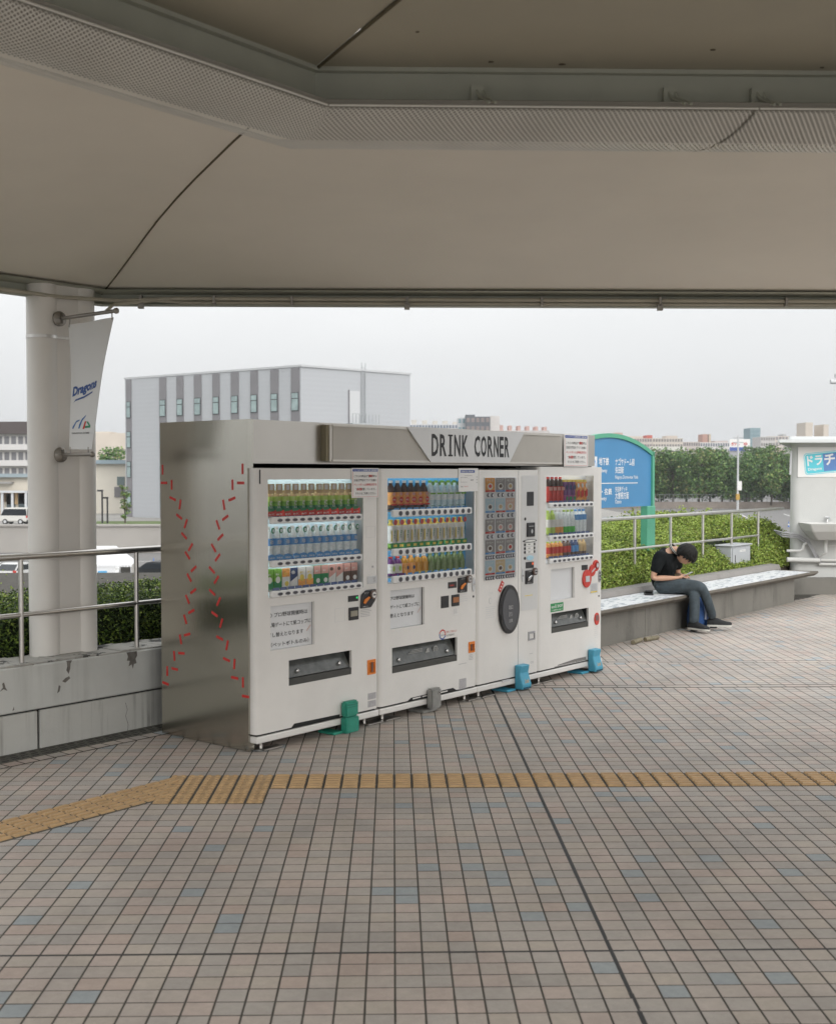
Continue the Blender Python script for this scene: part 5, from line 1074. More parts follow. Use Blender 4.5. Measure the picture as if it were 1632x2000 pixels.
skinm = mat('skin', (.50, .29, .195), .5, var=.08, scale=20); hairm = mat('black_hair', (.008, .007, .006), .55, spec=.25, bump=.5, bscale=160, stretch=(1, 1, .3)); shirtm = mat('black_shirt', (.010, .012, .013), .9, spec=.15, var=.3, scale=10, bump=.3, bscale=25); jeansm = mat('blue_jeans', (.045, .060, .070), .85, var=.28, scale=16, bump=.3, bscale=120); shoem = mat('black_canvas', (.015, .016, .017), .8); solem = mat('white_sole', (.55, .54, .50), .6)
SH = {-1: Vector((-.125, -.185, .830)), 1: Vector((-.105, .185, .835))}; EL = {-1: Vector((-.205, -.235, .585)), 1: Vector((-.12, .235, .60))}; WR = {-1: Vector((.02, -.10, .590)), 1: Vector((.03, .075, .590))}; HA = {-1: Vector((.075, -.045, .600)), 1: Vector((.085, .028, .595))}
pel = (-.15, 0, .50); wai = (-.195, 0, .62); che = (-.165, 0, .76); nb_ = (-.085, 0, .885); nk = (-.02, 0, .905); hd = (.065, 0, .862)
ch = [[(pel, (.10, .13)), (wai, (.085, .12)), (che, (.095, .13)), (nb_, .062), (nk, .050), (hd, .06)]]
for s_ in (-1, 1):
    ch.append([(che, (.095, .13)), (tuple(SH[s_]), .050), (tuple((SH[s_] + EL[s_]) / 2), .043), (tuple(EL[s_]), .036), (tuple(EL[s_] * .5 + WR[s_] * .5), .034), (tuple(WR[s_]), .023), (tuple(HA[s_]), (.026, .018))])
body = MB(); body.add(*meshdata(skin('body', ch)))
Fh = Vector((.56, .0, -.83)).normalized(); Uh = Vector((.83, 0, .56)).normalized(); Lh = Vector((0, 1, 0)); Hc = Vector((.092, .0, .852))
def hp_(f, l, u): return Hc + Fh * f + Lh * l + Uh * u
# head: ellipsoid with brow, cheeks, chin, nose, ears
nu, nv = 20, 14; v = []; f = []
for j in range(nv + 1):
    ph = -math.pi / 2 + math.pi * j / nv
    for i in range(nu):
        th = 2 * math.pi * i / nu; cf, cl2, cu_ = math.cos(ph) * math.cos(th), math.cos(ph) * math.sin(th), math.sin(ph)
        fr = .092 if cf > 0 else .098; wd = .076 * (1 - .28 * max(0, -cu_)); ht = .112 if cu_ < 0 else .105
        ff = fr * cf * (1 - .10 * max(0, -cu_)) + (.012 if cu_ < -.5 and cf > .1 else 0); v.append(hp_(ff, wd * cl2, ht * cu_))
for j in range(nv):
    for i in range(nu): f.append((j * nu + i, j * nu + (i + 1) % nu, (j + 1) * nu + (i + 1) % nu, (j + 1) * nu + i))
body.add(v, f)
body.lathe([(.004, -.02), (.011, -.012), (.014, .0), (.010, .016), (.004, .035)], 8, M=Matrix.Translation(hp_(.094, 0, -.012)) @ Matrix(((Lh.x, Fh.x, Uh.x, 0), (Lh.y, Fh.y, Uh.y, 0), (Lh.z, Fh.z, Uh.z, 0), (0, 0, 0, 1))))
for s_ in (-1, 1):
    body.lathe([(.006, -.03), (.016, -.018), (.020, .008), (.014, .028), (.004, .034)], 8, M=Matrix.Translation(hp_(-.012, s_ * .078, -.008)) @ Matrix(((Fh.x, Lh.x, Uh.x, 0), (Fh.y, Lh.y, Uh.y, 0), (Fh.z, Lh.z, Uh.z, 0), (0, 0, 0, 1))), sy=.45)
    body.lathe([(.004, -.006), (.010, -.002), (.010, .002), (.004, .006)], 6, M=Matrix.Translation(hp_(.088, s_ * .012, -.055)))
# fingers curled round the phone
for s_ in (-1, 1):
    base_ = HA[s_]; inn = Vector((0, -s_, 0))
    for q in range(4):
        a = base_ + Vector((.026 - .017 * q + .01, 0, -.004 + .004 * q)); ln = (.030, .034, .032, .026)[q]
        p1 = a + inn * ln * .6 + Vector((.012, 0, -.006)); p2 = p1 + inn * ln * .4 + Vector((.004, 0, .010)); p3 = p2 + Vector((0, inn.y * -.004, .014))
        body.tube([a - inn * .012, a, p1, p2, p3], [.009, .009, .0085, .008, .006], 7)
    body.tube([base_ + Vector((-.02, s_ * .006, .012)), base_ + Vector((.0, -s_ * .012, .026)), base_ + Vector((.024, -s_ * .026, .030)), base_ + Vector((.040, -s_ * .032, .026))], [.011, .0105, .009, .007], 7)
bme = fuse('body', body, .0055); bme.materials.append(skinm); bobj = obj('body', bme, person)
# eyes closed/looking down, brows and mouth
b = MB()
for s_ in (-1, 1):
    b.tube([hp_(.086, s_ * .020, .002), hp_(.089, s_ * .032, .0), hp_(.080, s_ * .045, .002)], .0028, 6); b.tube([hp_(.091, s_ * .014, .024), hp_(.092, s_ * .032, .030), hp_(.080, s_ * .050, .026)], .0036, 6)
b.tube([hp_(.090, -.018, -.056), hp_(.0945, 0, -.056), hp_(.090, .018, -.056)], .003, 6); b.build('facial_feature', mat('feature_dark', (.09, .035, .03), .5), bobj)
# hair: cap over crown, back and sides with a ragged fringe
v = []; f = []; nu, nv = 40, 18
def hair_edge(th):
    c = math.cos(th); return (.20 + .12 * math.sin(9 * th)) if c > .45 else (-.10 + .12 * math.sin(7 * th) if c > -.1 else -.62 + .05 * math.sin(11 * th))
for j in range(nv + 1):
    for i in range(nu):
        th = 2 * math.pi * i / nu; lo = math.asin(max(-.95, hair_edge(th))); ph = lo + (math.pi / 2 - lo) * j / nv
        k_ = 1.0 + .02 * math.sin(13 * th + 5 * ph) + .015 * math.sin(23 * th); thick = .003 + .027 * min(1, j / 6) ** .6
        cf, c2, cu_ = math.cos(ph) * math.cos(th), math.cos(ph) * math.sin(th), math.sin(ph)
        v.append(hp_((.098 + thick) * cf * k_, (.076 + thick) * c2 * k_, (.108 + thick) * cu_ * k_))
n0 = len(v)
for p_ in list(v): v.append(Hc + (p_ - Hc) * .82)
for j in range(nv):
    for i in range(nu):
        q = (j * nu + i, j * nu + (i + 1) % nu, (j + 1) * nu + (i + 1) % nu, (j + 1) * nu + i); f += [q, tuple(x + n0 for x in q[::-1])]
for i in range(nu): f.append((i, i + n0, (i + 1) % nu + n0, (i + 1) % nu))
b = MB(); b.add(v, f)
for q in range(26):                                        # fringe locks falling forward
    th = R(rng.uniform(-62, 62)); a = hp_(.105 * math.cos(th), .085 * math.sin(th), .058 + rng.uniform(-.01, .02)); c = hp_(.116 * math.cos(th) + .006, .088 * math.sin(th), .010 + rng.uniform(-.025, .025)); b.tube([a, (a + c) / 2 + Fh * .006, c], [.013, .011, .003], 6)
for q in range(14):
    s_ = 1 if q % 2 else -1; a = hp_(rng.uniform(-.03, .05), s_ * .085, .03); c = a - Uh * rng.uniform(.04, .065) - Fh * .005; b.tube([a, c], [.014, .003], 6)
hme = fuse('hair', b, .006, 1); hme.materials.append(hairm); obj('hair', hme, person)
# shirt
ch = [[((-.15, 0, .475), (.125, .165)), ((-.185, 0, .56), (.115, .155)), (wai, (.115, .150)), (che, (.128, .165)), ((-.115, 0, .855), (.085, .115)), ((-.075, 0, .893), (.062, .066))]]
for s_ in (-1, 1): ch.append([(che, (.128, .165)), (tuple(SH[s_]), .075), (tuple(SH[s_] * .55 + EL[s_] * .45), .068), (tuple(SH[s_] * .22 + EL[s_] * .78), .066)])
b = MB(); b.add(*meshdata(skin('shirt', ch))); sme = fuse('shirt', b, .009, 2); sme.materials.append(shirtm); so = obj('shirt', sme, person)
b = MB(); ring = []
for i in range(17):
    a = R(-160 + 320 * i / 16); ring.append(Vector((-.055, 0, .898)) + Vector((.62, 0, -.78)).normalized() * .070 * math.cos(a) + Vector((0, 1, 0)) * .062 * math.sin(a))
ax = Vector((.78, 0, .62)); 
b.tube([p + ax * .012 for p in ring], .013, 7, 0); b.tube([p + ax * .027 for p in ring], .0045, 6, 1); b.tube([p + ax * .016 + (p - Vector((-.055, 0, .898))).normalized() * .013 for p in ring], .0028, 6, 1); b.build('collar', [shirtm, mat('collar_trim', (.50, .48, .44), .7)], so, smooth=50)
# jeans: right leg crossed over the left
hR, hL = (-.13, -.095, .485), (-.13, .095, .475)
kR, aR = (.285, .0, .505), (.345, .165, .125); kL, aL = (.215, -.035, .435), (.245, -.115, .075)
ch = [[(pel, (.115, .155)), (hR, (.105, .10)), ((.08, -.065, .505), .090), (kR, .068), ((.325, .075, .33), .058), ((.345, .14, .19), .055), (aR, .054)], [(pel, (.115, .155)), (hL, (.10, .10)), ((.05, .045, .455), .085), (kL, .066), ((.235, -.07, .28), .062), ((.245, -.10, .15), .060), (aL, .060)], [(pel, (.115, .155)), ((-.175, 0, .56), (.105, .145))]]
b = MB(); b.add(*meshdata(skin('jeans', ch))); jme = fuse('jeans', b, .009, 2); jme.materials.append(jeansm); obj('jeans', jme, person)
def shoe(ank, toe, s_):
    a, t_ = Vector(ank), Vector(toe); d = (t_ - a); d.z = 0; ln = d.length; d.normalize(); n_ = Vector((-d.y, d.x, 0)); h0 = min(a.z, t_.z)
    def W_(x, y, z): 
        q = a + d * (x - .07) + n_ * y; q.z = z + h0 + (t_.z - h0) * max(0, min(1, (x) / .27)) * 0; return q
    b = MB(); m_ = 12; st = [(0, .026, .055), (.02, .036, .075), (.07, .038, .085), (.12, .038, .075), (.17, .043, .055), (.22, .043, .042), (.255, .034, .034), (.272, .016, .026)]
    v = []; f = []
    for x, w, h in st:
        for i in range(m_): t2 = math.pi * i / (m_ - 1); v.append(W_(x, -w * math.cos(t2), .016 + h * math.sin(t2) ** .8))
    for j in range(len(st) - 1):
        for i in range(m_ - 1): f.append((j * m_ + i, (j + 1) * m_ + i, (j + 1) * m_ + i + 1, j * m_ + i + 1))
    f += [tuple(range(m_)), tuple((len(st) - 1) * m_ + i for i in range(m_ - 1, -1, -1))]
    b.add(v, f); o = b.build('shoe', shoem, person, smooth=50)
    b = MB(); pl = [W_(x, w + .004, 0) for x, w, h in st] + [W_(x, -w - .004, 0) for x, w, h in reversed(st)]; n2 = len(pl); b.add(pl + [p + Vector((0, 0, .020)) for p in pl], [tuple(range(n2)), tuple(range(n2, 2 * n2))] + [(i, (i + 1) % n2, (i + 1) % n2 + n2, i + n2) for i in range(n2)]); b.build('sole', solem, o)
    b = MB(); b.tube([a + Vector((0, 0, -.02)) , a + Vector((0, 0, .05))], .040, 10); b.build('sock', shoem, o)
shoe((aL[0] + .005, aL[1], .03), (.46, -.16, .03), -1); shoe((aR[0] + .01, aR[1], .045), (.56, .27, .045), 1)
ph = thing('phone', 'dark smartphone held in both hands of the sitting person', 'phone', PL, PR)
Mp = Matrix.Translation((.105, -.006, .625)) @ Matrix.Rotation(R(-28), 4, 'Y')
b = MB(); b.box(-.07, .07, -.036, .036, -.004, .004, 0, Mp); b.build('case', palegrey, ph, bevel=.003); b = MB(); b.box(-.064, .064, -.032, .032, .0041, .0046, 0, Mp); b.build('screen', mat('phone_screen', (.05, .055, .06), .1), ph)
wlt = thing('wallet', 'small black folded wallet lying on the bench behind the sitting person', 'wallet', bw(1.43, .22, .4036), BA + R(30))
b = MB(); b.box(-.09, .09, -.05, .05, 0, .022); b.build('lower_fold', black, wlt, bevel=.006, seg=2); b = MB(); b.box(-.09, .085, -.05, .045, 0, .018, 0, Matrix.Translation((0, .0, .024)) @ Matrix.Rotation(R(9), 4, 'Y')); b.build('upper_fold', black, wlt, bevel=.006, seg=2)
bag = thing('backpack', 'blue fabric backpack standing on the paving against the bench behind the crossed legs', 'backpack', bw(1.93, -.145, 0), BA + R(12))
bagm = mat('bag_blue', (.018, .065, .20), .75, var=.25, scale=14, bump=.4, bscale=18)
b = MB(); v = []; f = []; m_ = 20; zz = [(0, .80), (.03, .95), (.10, 1.0), (.20, .98), (.28, .90), (.34, .74), (.375, .45), (.385, .12)]
for z, s_ in zz:
    for i in range(m_):
        a = 2 * math.pi * i / m_; c, s2 = math.cos(a), math.sin(a); e_ = .55; v.append((math.copysign(abs(c) ** e_, c) * .17 * s_ + .008 * math.sin(9 * z * 3 + i), math.copysign(abs(s2) ** e_, s2) * .105 * s_ + .006 * math.sin(17 * z + 2 * i), z))
for j in range(len(zz) - 1):
    for i in range(m_): f.append((j * m_ + i, j * m_ + (i + 1) % m_, (j + 1) * m_ + (i + 1) % m_, (j + 1) * m_ + i))
f += [tuple(range(m_ - 1, -1, -1)), tuple((len(zz) - 1) * m_ + i for i in range(m_))]; b.add(v, f); b.build('sack', bagm, bag, smooth=50)
b = MB(); b.box(-.11, .11, -.125, -.09, .03, .19); b.build('front_pocket', bagm, bag, bevel=.02, seg=2)
for x in (-.08, .08): b = MB(); b.tube([(x, -.08, .36), (x * 1.2, -.115, .26), (x * 1.3, -.11, .12)], .012, 6); b.build('strap', mat('strap_white', (.45, .50, .62), .7), bag)
# ================================================================== BACKGROUND
GZ = -6.5
def far(x, y, Y): return Vector(((x - 816) / 2331 * Y, Y, 1.765 + (925 - y) / 2331 * Y))
def fx_(x, Y): return (x - 816) / 2331 * Y
asph = mat('asphalt', (.17, .165, .16), .9, var=.12, scale=.15); asph.node_tree.nodes
b = MB(); b.quad((-2000, -60, GZ), (2000, -60, GZ), (2000, 2200, GZ), (-2000, 2200, GZ)); o = b.build('ground', asph); o['kind'] = 'structure'
linem = mat('road_paint', (.6, .6, .58), .8, var=.15, scale=1.0)
def stripe(x0, y0, x1, y1, w):
    a, c = Vector((x0, y0, 0)), Vector((x1, y1, 0)); n_ = Vector((-(c - a).y, (c - a).x, 0)).normalized() * w / 2; b = MB(); b.add([(*(a - n_).xy, GZ + .005), (*(c - n_).xy, GZ + .005), (*(c + n_).xy, GZ + .005), (*(a + n_).xy, GZ + .005)], [(0, 1, 2, 3)]); o = b.build('road_marking', linem); o['kind'] = 'structure'
for (x0, y0, x1, y1) in ((-60, 98, -22, 104), (-60, 108, -20, 113), (-34, 84, -18, 92), (-22, 86, -30, 120), (-26, 80, -36, 118)): stripe(x0, y0, x1, y1, .35)
for q in range(7): stripe(22 + q * 9, 205, 30 + q * 9, 245, .3)
# terrace with retaining wall
cwall = mat('retaining_concrete', (.37, .35, .325), .9, var=.07, scale=.25)
rw = thing('retaining_wall', 'long plain concrete retaining wall across the car park', 'wall', (0, 0, 0)); 
b = MB(); b.box(-160, 4, 124.6, 125.4, GZ, -3.75); b.build('wall_face', cwall, rw); b = MB(); b.box(-160, 4.1, 124.4, 125.6, -3.749, -3.55); b.build('coping', cwall, rw)
b = MB(); b.box(-160, 30, 125.4, 330, GZ + .1, -4.0); o = b.build('terrace_ground', mat('terrace_paving', (.28, .27, .25), .9, var=.1, scale=.2)); o['kind'] = 'structure'
b = MB(); b.box(-38, -24, 127, 141, -4.0, -3.85); o = b.build('grass_verge', mat('verge', (.10, .14, .04), .9, var=.3, scale=1)); o['kind'] = 'stuff'; tag(o, 'short grass verge at the foot of the grey office block', 'grass')
# grey office block
ob = thing('office_block', 'grey metal clad office block with dark vertical window strips beyond the retaining wall', 'building')
clad = bpy.data.materials.new('metal_cladding'); clad.use_nodes = True; t = clad.node_tree; k = t.links.new; bs = t.nodes['Principled BSDF']; bs.inputs['Roughness'].default_value = .5; bs.inputs['Base Color'].default_value = (.43, .445, .465, 1)
wv = t.nodes.new('ShaderNodeTexWave'); wv.bands_direction = 'Z'; wv.inputs['Scale'].default_value = .55; k(t.nodes.new('ShaderNodeNewGeometry').outputs['Position'], wv.inputs['Vector']); bp = t.nodes.new('ShaderNodeBump'); bp.inputs['Strength'].default_value = .08; bp.inputs['Distance'].default_value = .05; k(wv.outputs['Fac'], bp.inputs['Height']); k(bp.outputs[0], bs.inputs['Normal'])
A_, C_, B_ = Vector((-38.9, 159.0)), Vector((-13.7, 140.0)), Vector((-1.0, 151.7)); D_ = A_ + (B_ - C_); HT = 14.26
b = MB(); b.plan([(*A_,), (*C_,), (*B_,), (*D_,)], -4.0, HT); b.build('wall', clad, ob)
b = MB(); b.plan([tuple(A_ + (A_ - B_) * .004), tuple(C_ + (C_ - D_) * .006), tuple(B_ + (B_ - A_) * .004), tuple(D_)], HT + .001, HT + .25); b.build('parapet', mat('parapet', (.50, .51, .52), .6), ob)
sd_ = (A_ - C_).normalized(); so_ = Vector((sd_.y, -sd_.x)); so_ = so_ if so_.y < 0 else -so_
dstr = mat('strip_grey_dark', (.21, .205, .215), .6, var=.05, scale=.6); wfr = mat('window_frame_dark', (.05, .055, .06), .5); wpn = mat('window_glass_far', (.30, .38, .38), .15, var=.25, scale=.8)
def isect(px): 
    kx = (px - 816) / 2331.; return (C_.x - kx * C_.y) / (kx * sd_.y - sd_.x)
Mf = Matrix(((sd_.x, so_.x, 0, C_.x), (sd_.y, so_.y, 0, C_.y), (0, 0, 1, 0), (0, 0, 0, 1)))
for px0, px1 in ((570, 586), (530, 545), (491, 505), (453, 467.5), (417, 430.5), (381, 395), (347, 360), (313.5, 326.5), (249, 258.5)):
    a, c = isect(px1), isect(px0); b = MB(); b.box(a, c, -.02, .12, -4.0, HT - .1, 0, Mf); s_ = b.build('window_strip', dstr, ob)
    for zf in (-1.6, 2.35, 6.3, 10.25):
        b = MB(); b.box(a + .06, c - .06, .11, .17, zf - 1.15, zf + 1.05, 0, Mf); w_ = b.build('window', wfr, s_)
        for (z0, z1) in ((zf - 1.05, zf + .28), (zf + .38, zf + .97)): b = MB(); b.box(a + .16, c - .16, .171, .19, z0, z1, 0, Mf); b.build('pane', wpn, w_)
rd = (B_ - C_).normalized(); ro = Vector((rd.y, -rd.x)); Mr = Matrix(((rd.x, ro.x, 0, C_.x), (rd.y, ro.y, 0, C_.y), (0, 0, 1, 0), (0, 0, 0, 1)))
b = MB(); b.box(7.3, 8.9, -.05, .10, 7.9, 11.8, 0, Mr); b.build('door', mat('pale_door', (.55, .56, .57), .5), ob); b = MB(); b.box(7.15, 7.3, -.05, .12, 7.9, 11.9, 0, Mr); b.build('door_frame', dstr, ob)
b = MB(); b.box(6.8, 11.2, 0, 1.3, 7.55, 7.85, 0, Mr); bl = b.build('landing', mat('stair_grey', (.40, .42, .43), .6), ob)
b = MB()
for q in range(9): b.box(6.8 + q * .52, 6.86 + q * .52, 1.24, 1.30, 7.85, 8.95, 0, Mr)
b.box(6.8, 11.2, 1.24, 1.3, 8.92, 9.0, 0, Mr); b.box(4.0, 6.9, .9, 1.1, 5.0, 5.1, 0, Mr @ Matrix.Translation((0, 0, 0))); b.build('balustrade', mat('stair_grey', (.40, .42, .43), .6), ob)
b = MB(); 
for zz in range(20): b.box(9.2, 9.75, .1, .16, 8.2 + zz * .34, 8.26 + zz * .34, 0, Mr)
b.box(9.15, 9.22, .08, .16, 8, 15.3, 0, Mr); b.box(9.73, 9.80, .08, .16, 8, 15.3, 0, Mr); b.build('ladder', mat('stair_grey', (.40, .42, .43), .6), ob)
# generic far building
def block(name, label, x0, x1, Y, yt, yb, col, depth=12, floors=0, bays=0, wcol=(.30, .33, .35), roof=None, group=None, balc=None, extra=None):
    X0, X1 = fx_(x0, Y), fx_(x1, Y); z1 = 1.765 + (925 - yt) / 2331 * Y; z0 = min(1.765 + (925 - yb) / 2331 * Y, GZ) if yb is None or yb > 2000 else 1.765 + (925 - yb) / 2331 * Y
    t_ = thing(name, label, 'building', (0, 0, 0), 0, group); m_ = mat('far_%d' % (hash((round(col[0], 3), round(col[1], 3), round(col[2], 3))) % 99999), col, .8, var=.05, scale=.3)
    b = MB(); b.box(X0, X1, Y, Y + depth, z0, z1); b.build('wall', m_, t_); wm = mat('farwin_%d' % (int(wcol[0] * 1000)), wcol, .3, var=.15, scale=.5)
    if floors:
        fh = (z1 - z0) / floors
        for i in range(floors):
            za = z0 + fh * (i + .34); zb_ = z0 + fh * (i + .86)
            for j in range(bays):
                w = (X1 - X0) / bays; b = MB(); b.box(X0 + w * (j + .16), X0 + w * (j + .84), Y - .08, Y + .02, za, zb_); b.build('window', wm, t_)
            if balc: b = MB(); b.box(X0 - .05, X1 + .05, Y - 1.1, Y - .001, z0 + fh * i, z0 + fh * (i + .36)); b.build('balcony', mat('balc_%d' % int(balc[0] * 1000), balc, .8), t_)
    if roof: b = MB(); b.box(X0 - .5, X1 + .5, Y - 1, Y + depth + 1, z1 + .001, z1 + roof[0]); b.build('roof', mat('froof_%d' % int(roof[1][0] * 1000), roof[1], .8), t_)
    for (ex0, ex1, eyt, ecol) in (extra or []):
        b = MB(); b.box(fx_(ex0, Y), fx_(ex1, Y), Y + .5, Y + depth * .6, z1 + .002, 1.765 + (925 - eyt) / 2331 * Y); b.build('roof_block', mat('fext_%d' % int(ecol[0] * 1000 + ecol[1] * 77), ecol, .8), t_)
    return t_
# left edge: apartment over a cream shop
block('apartment_block', 'white apartment block with balconies and a dark brown roof left of the column', -60, 62, 195, 848, 1003, (.55, .54, .52), 14, 5, 9, (.17, .17, .18), (2.0, (.085, .07, .068)), balc=(.58, .57, .56))
sh = block('shop_building', 'cream two-storey shop building with glazed ground floor left of the column', -40, 70, 168, 932, 1006, (.64, .59, .50), 10, roof=(.5, (.28, .34, .37)))
Y = 168
for x0, x1, y0, y1, nm, c in ((3, 12, 962, 980, 'window', (.22, .15, .09)), (14, 22, 960, 985, 'shop_sign', (.60, .38, .18)), (24, 36, 962, 985, 'shop_sign', (.62, .42, .22)), (38, 52, 960, 984, 'window', (.24, .14, .07)), (14, 30, 963, 998, 'shop_window', (.10, .13, .14)), (37, 55, 963, 1000, 'shop_window', (.10, .11, .115)), (-10, 28, 921.5, 925, 'awning', (.30, .29, .28))):
    if nm == 'shop_window': y0 += 2; x0 += 0
    z0, z1 = 1.765 + (925 - y1) / 2331 * Y, 1.765 + (925 - y0) / 2331 * Y
    if nm == 'awning': z0 -= 1.4; z1 -= 1.4
    b = MB(); b.box(fx_(x0, Y), fx_(x1, Y), Y - (.25 if nm != 'awning' else 1.2), Y + .02, z0 if nm != 'shop_window' else -3.9, z1 if nm != 'shop_window' else -1.0); b.build(nm, mat('shop_%s_%d' % (nm, int(c[0] * 100)), c, .5), sh)
for x in (-2, 12.5, 32, 58):
    b = MB(); b.box(fx_(x, Y), fx_(x + 4, Y), Y - 2.2, Y - 1.9, -4, -.7); b.build('canopy_post', mat('post_white', (.58, .60, .62), .6), sh)
b = MB(); b.box(fx_(-20, Y), fx_(60, Y), Y - 2.4, Y - .3, -.9, -.62); b.build('shop_canopy', mat('post_white', (.58, .60, .62), .6), sh)
ch_ = block('low_hall', 'low cream hall with a blue grey roof edge beside the grey office block', 150, 249, 172, 906, 1006, (.66, .62, .54), 12, roof=(.55, (.27, .34, .38)))
for x0, x1, y0, y1, c, nm in ((229.5, 244, 931, 948, (.13, .17, .17), 'window'), (224, 245, 951, 971, (.16, .155, .16), 'shutter')):
    b = MB(); b.box(fx_(x0, 172), fx_(x1, 172), 171.8, 172.02, 1.765 + (925 - y1) / 2331 * 172, 1.765 + (925 - y0) / 2331 * 172); b.build(nm, mat('hall_%s' % nm, c, .5), ch_)
block('distant_school', 'pale beige distant block above the low hall', 180, 262, 320, 846, 990, (.56, .50, .43), 20, extra=[(185, 215, 843, (.58, .52, .45))])
for x, yt in ((199.5, 960), (209.5, 974)):
    p0 = far(x, 1012, 135); p1 = far(x, yt, 135); t_ = thing('lamp_post', 'black T-shaped lamp post on the terrace' + (' taller of the pair' if yt < 970 else ' shorter of the pair'), 'lamp post', (p0.x, p0.y, -4))
    b = MB(); b.tube([(0, 0, 0), (0, 0, p1.z + 4)], .10, 8); b.build('pole', black, t_); b = MB(); b.box(-.55, .12, -.1, .1, p1.z + 4, p1.z + 4.2); b.build('arm', black, t_)
# cars
def car(label, loc, rz, col, L_=4.2, W_=1.7, H_=1.48, kind='sedan', lights=True):
    t_ = thing('parked_car', label, 'car', loc, rz); pm_ = mat('paint_%d' % int(col[0] * 1000), col, .25, spec=.6); gl_ = mat('car_glass', (.02, .025, .03), .1)
    h = L_ / 2
    if kind == 'van': sil = [(-h, .32), (h, .32), (h, .85), (h - .25, 1.0), (h - .65, H_ - .04), (h - .9, H_), (-h + .15, H_), (-h, H_ - .2)]; cab = [(h - .30, 1.0), (h - .68, H_ - .14), (-h + .10, H_ - .14), (-h + .04, 1.0)]
    elif kind == 'hatch': sil = [(-h, .35), (h, .35), (h, .72), (h - .2, .82), (h - 1.05, .95), (h - 1.75, H_ - .03), (h - 2.3, H_), (-h + .75, H_ - .03), (-h + .12, 1.02), (-h, .85)]; cab = [(h - 1.12, .95), (h - 1.78, H_ - .10), (-h + .78, H_ - .10), (-h + .22, 1.0)]
    else: sil = [(-h, .35), (h, .35), (h, .68), (h - .2, .78), (h - 1.15, .92), (h - 1.95, H_ - .03), (h - 2.5, H_), (-h + 1.35, H_ - .03), (-h + .55, 1.0), (-h + .05, .95), (-h, .8)]; cab = [(h - 1.25, .94), (h - 1.98, H_ - .09), (-h + 1.36, H_ - .09), (-h + .72, 1.0)]
    b = MB(); b.prism(sil, -W_ / 2, W_ / 2); b.build('body', pm_, t_, bevel=.09, seg=2, smooth=40)
    b = MB(); b.prism(cab, -W_ / 2 - .012, W_ / 2 + .012); b.build('side_window', gl_, t_, bevel=.02)
    b = MB(); (x0, z0), (x1, z1) = cab[0], cab[1]; b.add([(x0 + .03, -W_ * .42, z0 + .02), (x0 + .03, W_ * .42, z0 + .02), (x1 + .05, W_ * .38, z1 + .04), (x1 + .05, -W_ * .38, z1 + .04)], [(0, 1, 2, 3)]); (x0, z0), (x1, z1) = cab[3], cab[2]; b.add([(x0 - .17, -W_ * .42, z0 + .03), (x0 - .17, W_ * .42, z0 + .03), (x1 - .14, W_ * .38, z1 + .04), (x1 - .14, -W_ * .38, z1 + .04)], [(3, 2, 1, 0)]); b.build('windscreen', gl_, t_)
    for sx in (-h + .75, h - .8):
        for sy in (-1, 1):
            b = MB(); b.disc(sx, .31, -.11, .11, .31, .31, 18, 0); b.disc(sx, .31, -.118, .118, .18, .18, 14, 1); w_ = b.build('wheel', [black, palegrey], t_); w_.location = (0, sy * (W_ / 2 - .09), 0)
    for sy in (-1, 1):
        b = MB(); b.box(-h - .02, -h + .12, sy * W_ * .42 - .12, sy * W_ * .42 + .12, .75, 1.02); b.build('tail_light', mat('tail_red', (.5, .04, .03), .3), t_, bevel=.03)
        b = MB(); b.box(h - .15, h + .015, sy * W_ * .36 - .15, sy * W_ * .36 + .15, .62, .76); b.build('headlight', palegrey, t_, bevel=.03)
    b = MB(); b.box(-h - .025, -h + .05, -W_ * .46, W_ * .46, .30, .50); b.build('bumper', black, t_, bevel=.03); b = MB(); b.box(-h - .03, -h + .02, -.18, .18, .72, .83); b.build('number_plate', paper, t_)
    return t_
car('white hatchback with dark bumper and red tail lights seen from behind beyond the hedge', (fx_(35, 91), 91, GZ), R(80), (.62, .62, .61), 4.0, 1.72, 1.5, 'hatch')
car('white boxy delivery van parked on the terrace in front of the shop', (fx_(30, 136), 136, -4.0), R(172), (.66, .65, .62), 3.4, 1.5, 1.9, 'van')
car('black sedan beside the white tent in the car park', (fx_(298, 92), 92, GZ), R(178), (.018, .02, .022), 4.5, 1.75, 1.5)
car('dark sedan with pale windscreen behind the blue sign post', (fx_(1268, 150), 150, GZ), R(165), (.022, .025, .028), 4.3, 1.7, 1.45)
car('black minivan parked far across the lot beyond the rail', (fx_(1400, 186), 186, GZ), R(176), (.02, .02, .022), 4.8, 1.8, 1.9, 'van')
bar_ = thing('barrier', 'white horizontal barrier rail on stands in front of the black minivan', 'barrier', (fx_(1425, 182), 182, GZ))
b = MB(); b.box(-2.8, 2.8, -.1, .1, .85, 1.15); b.build('rail', paper, bar_)
for x in (-2.4, 0, 2.4): b = MB(); b.box(x - .06, x + .06, -.06, .06, 0, .85); b.build('stand', paper, bar_)
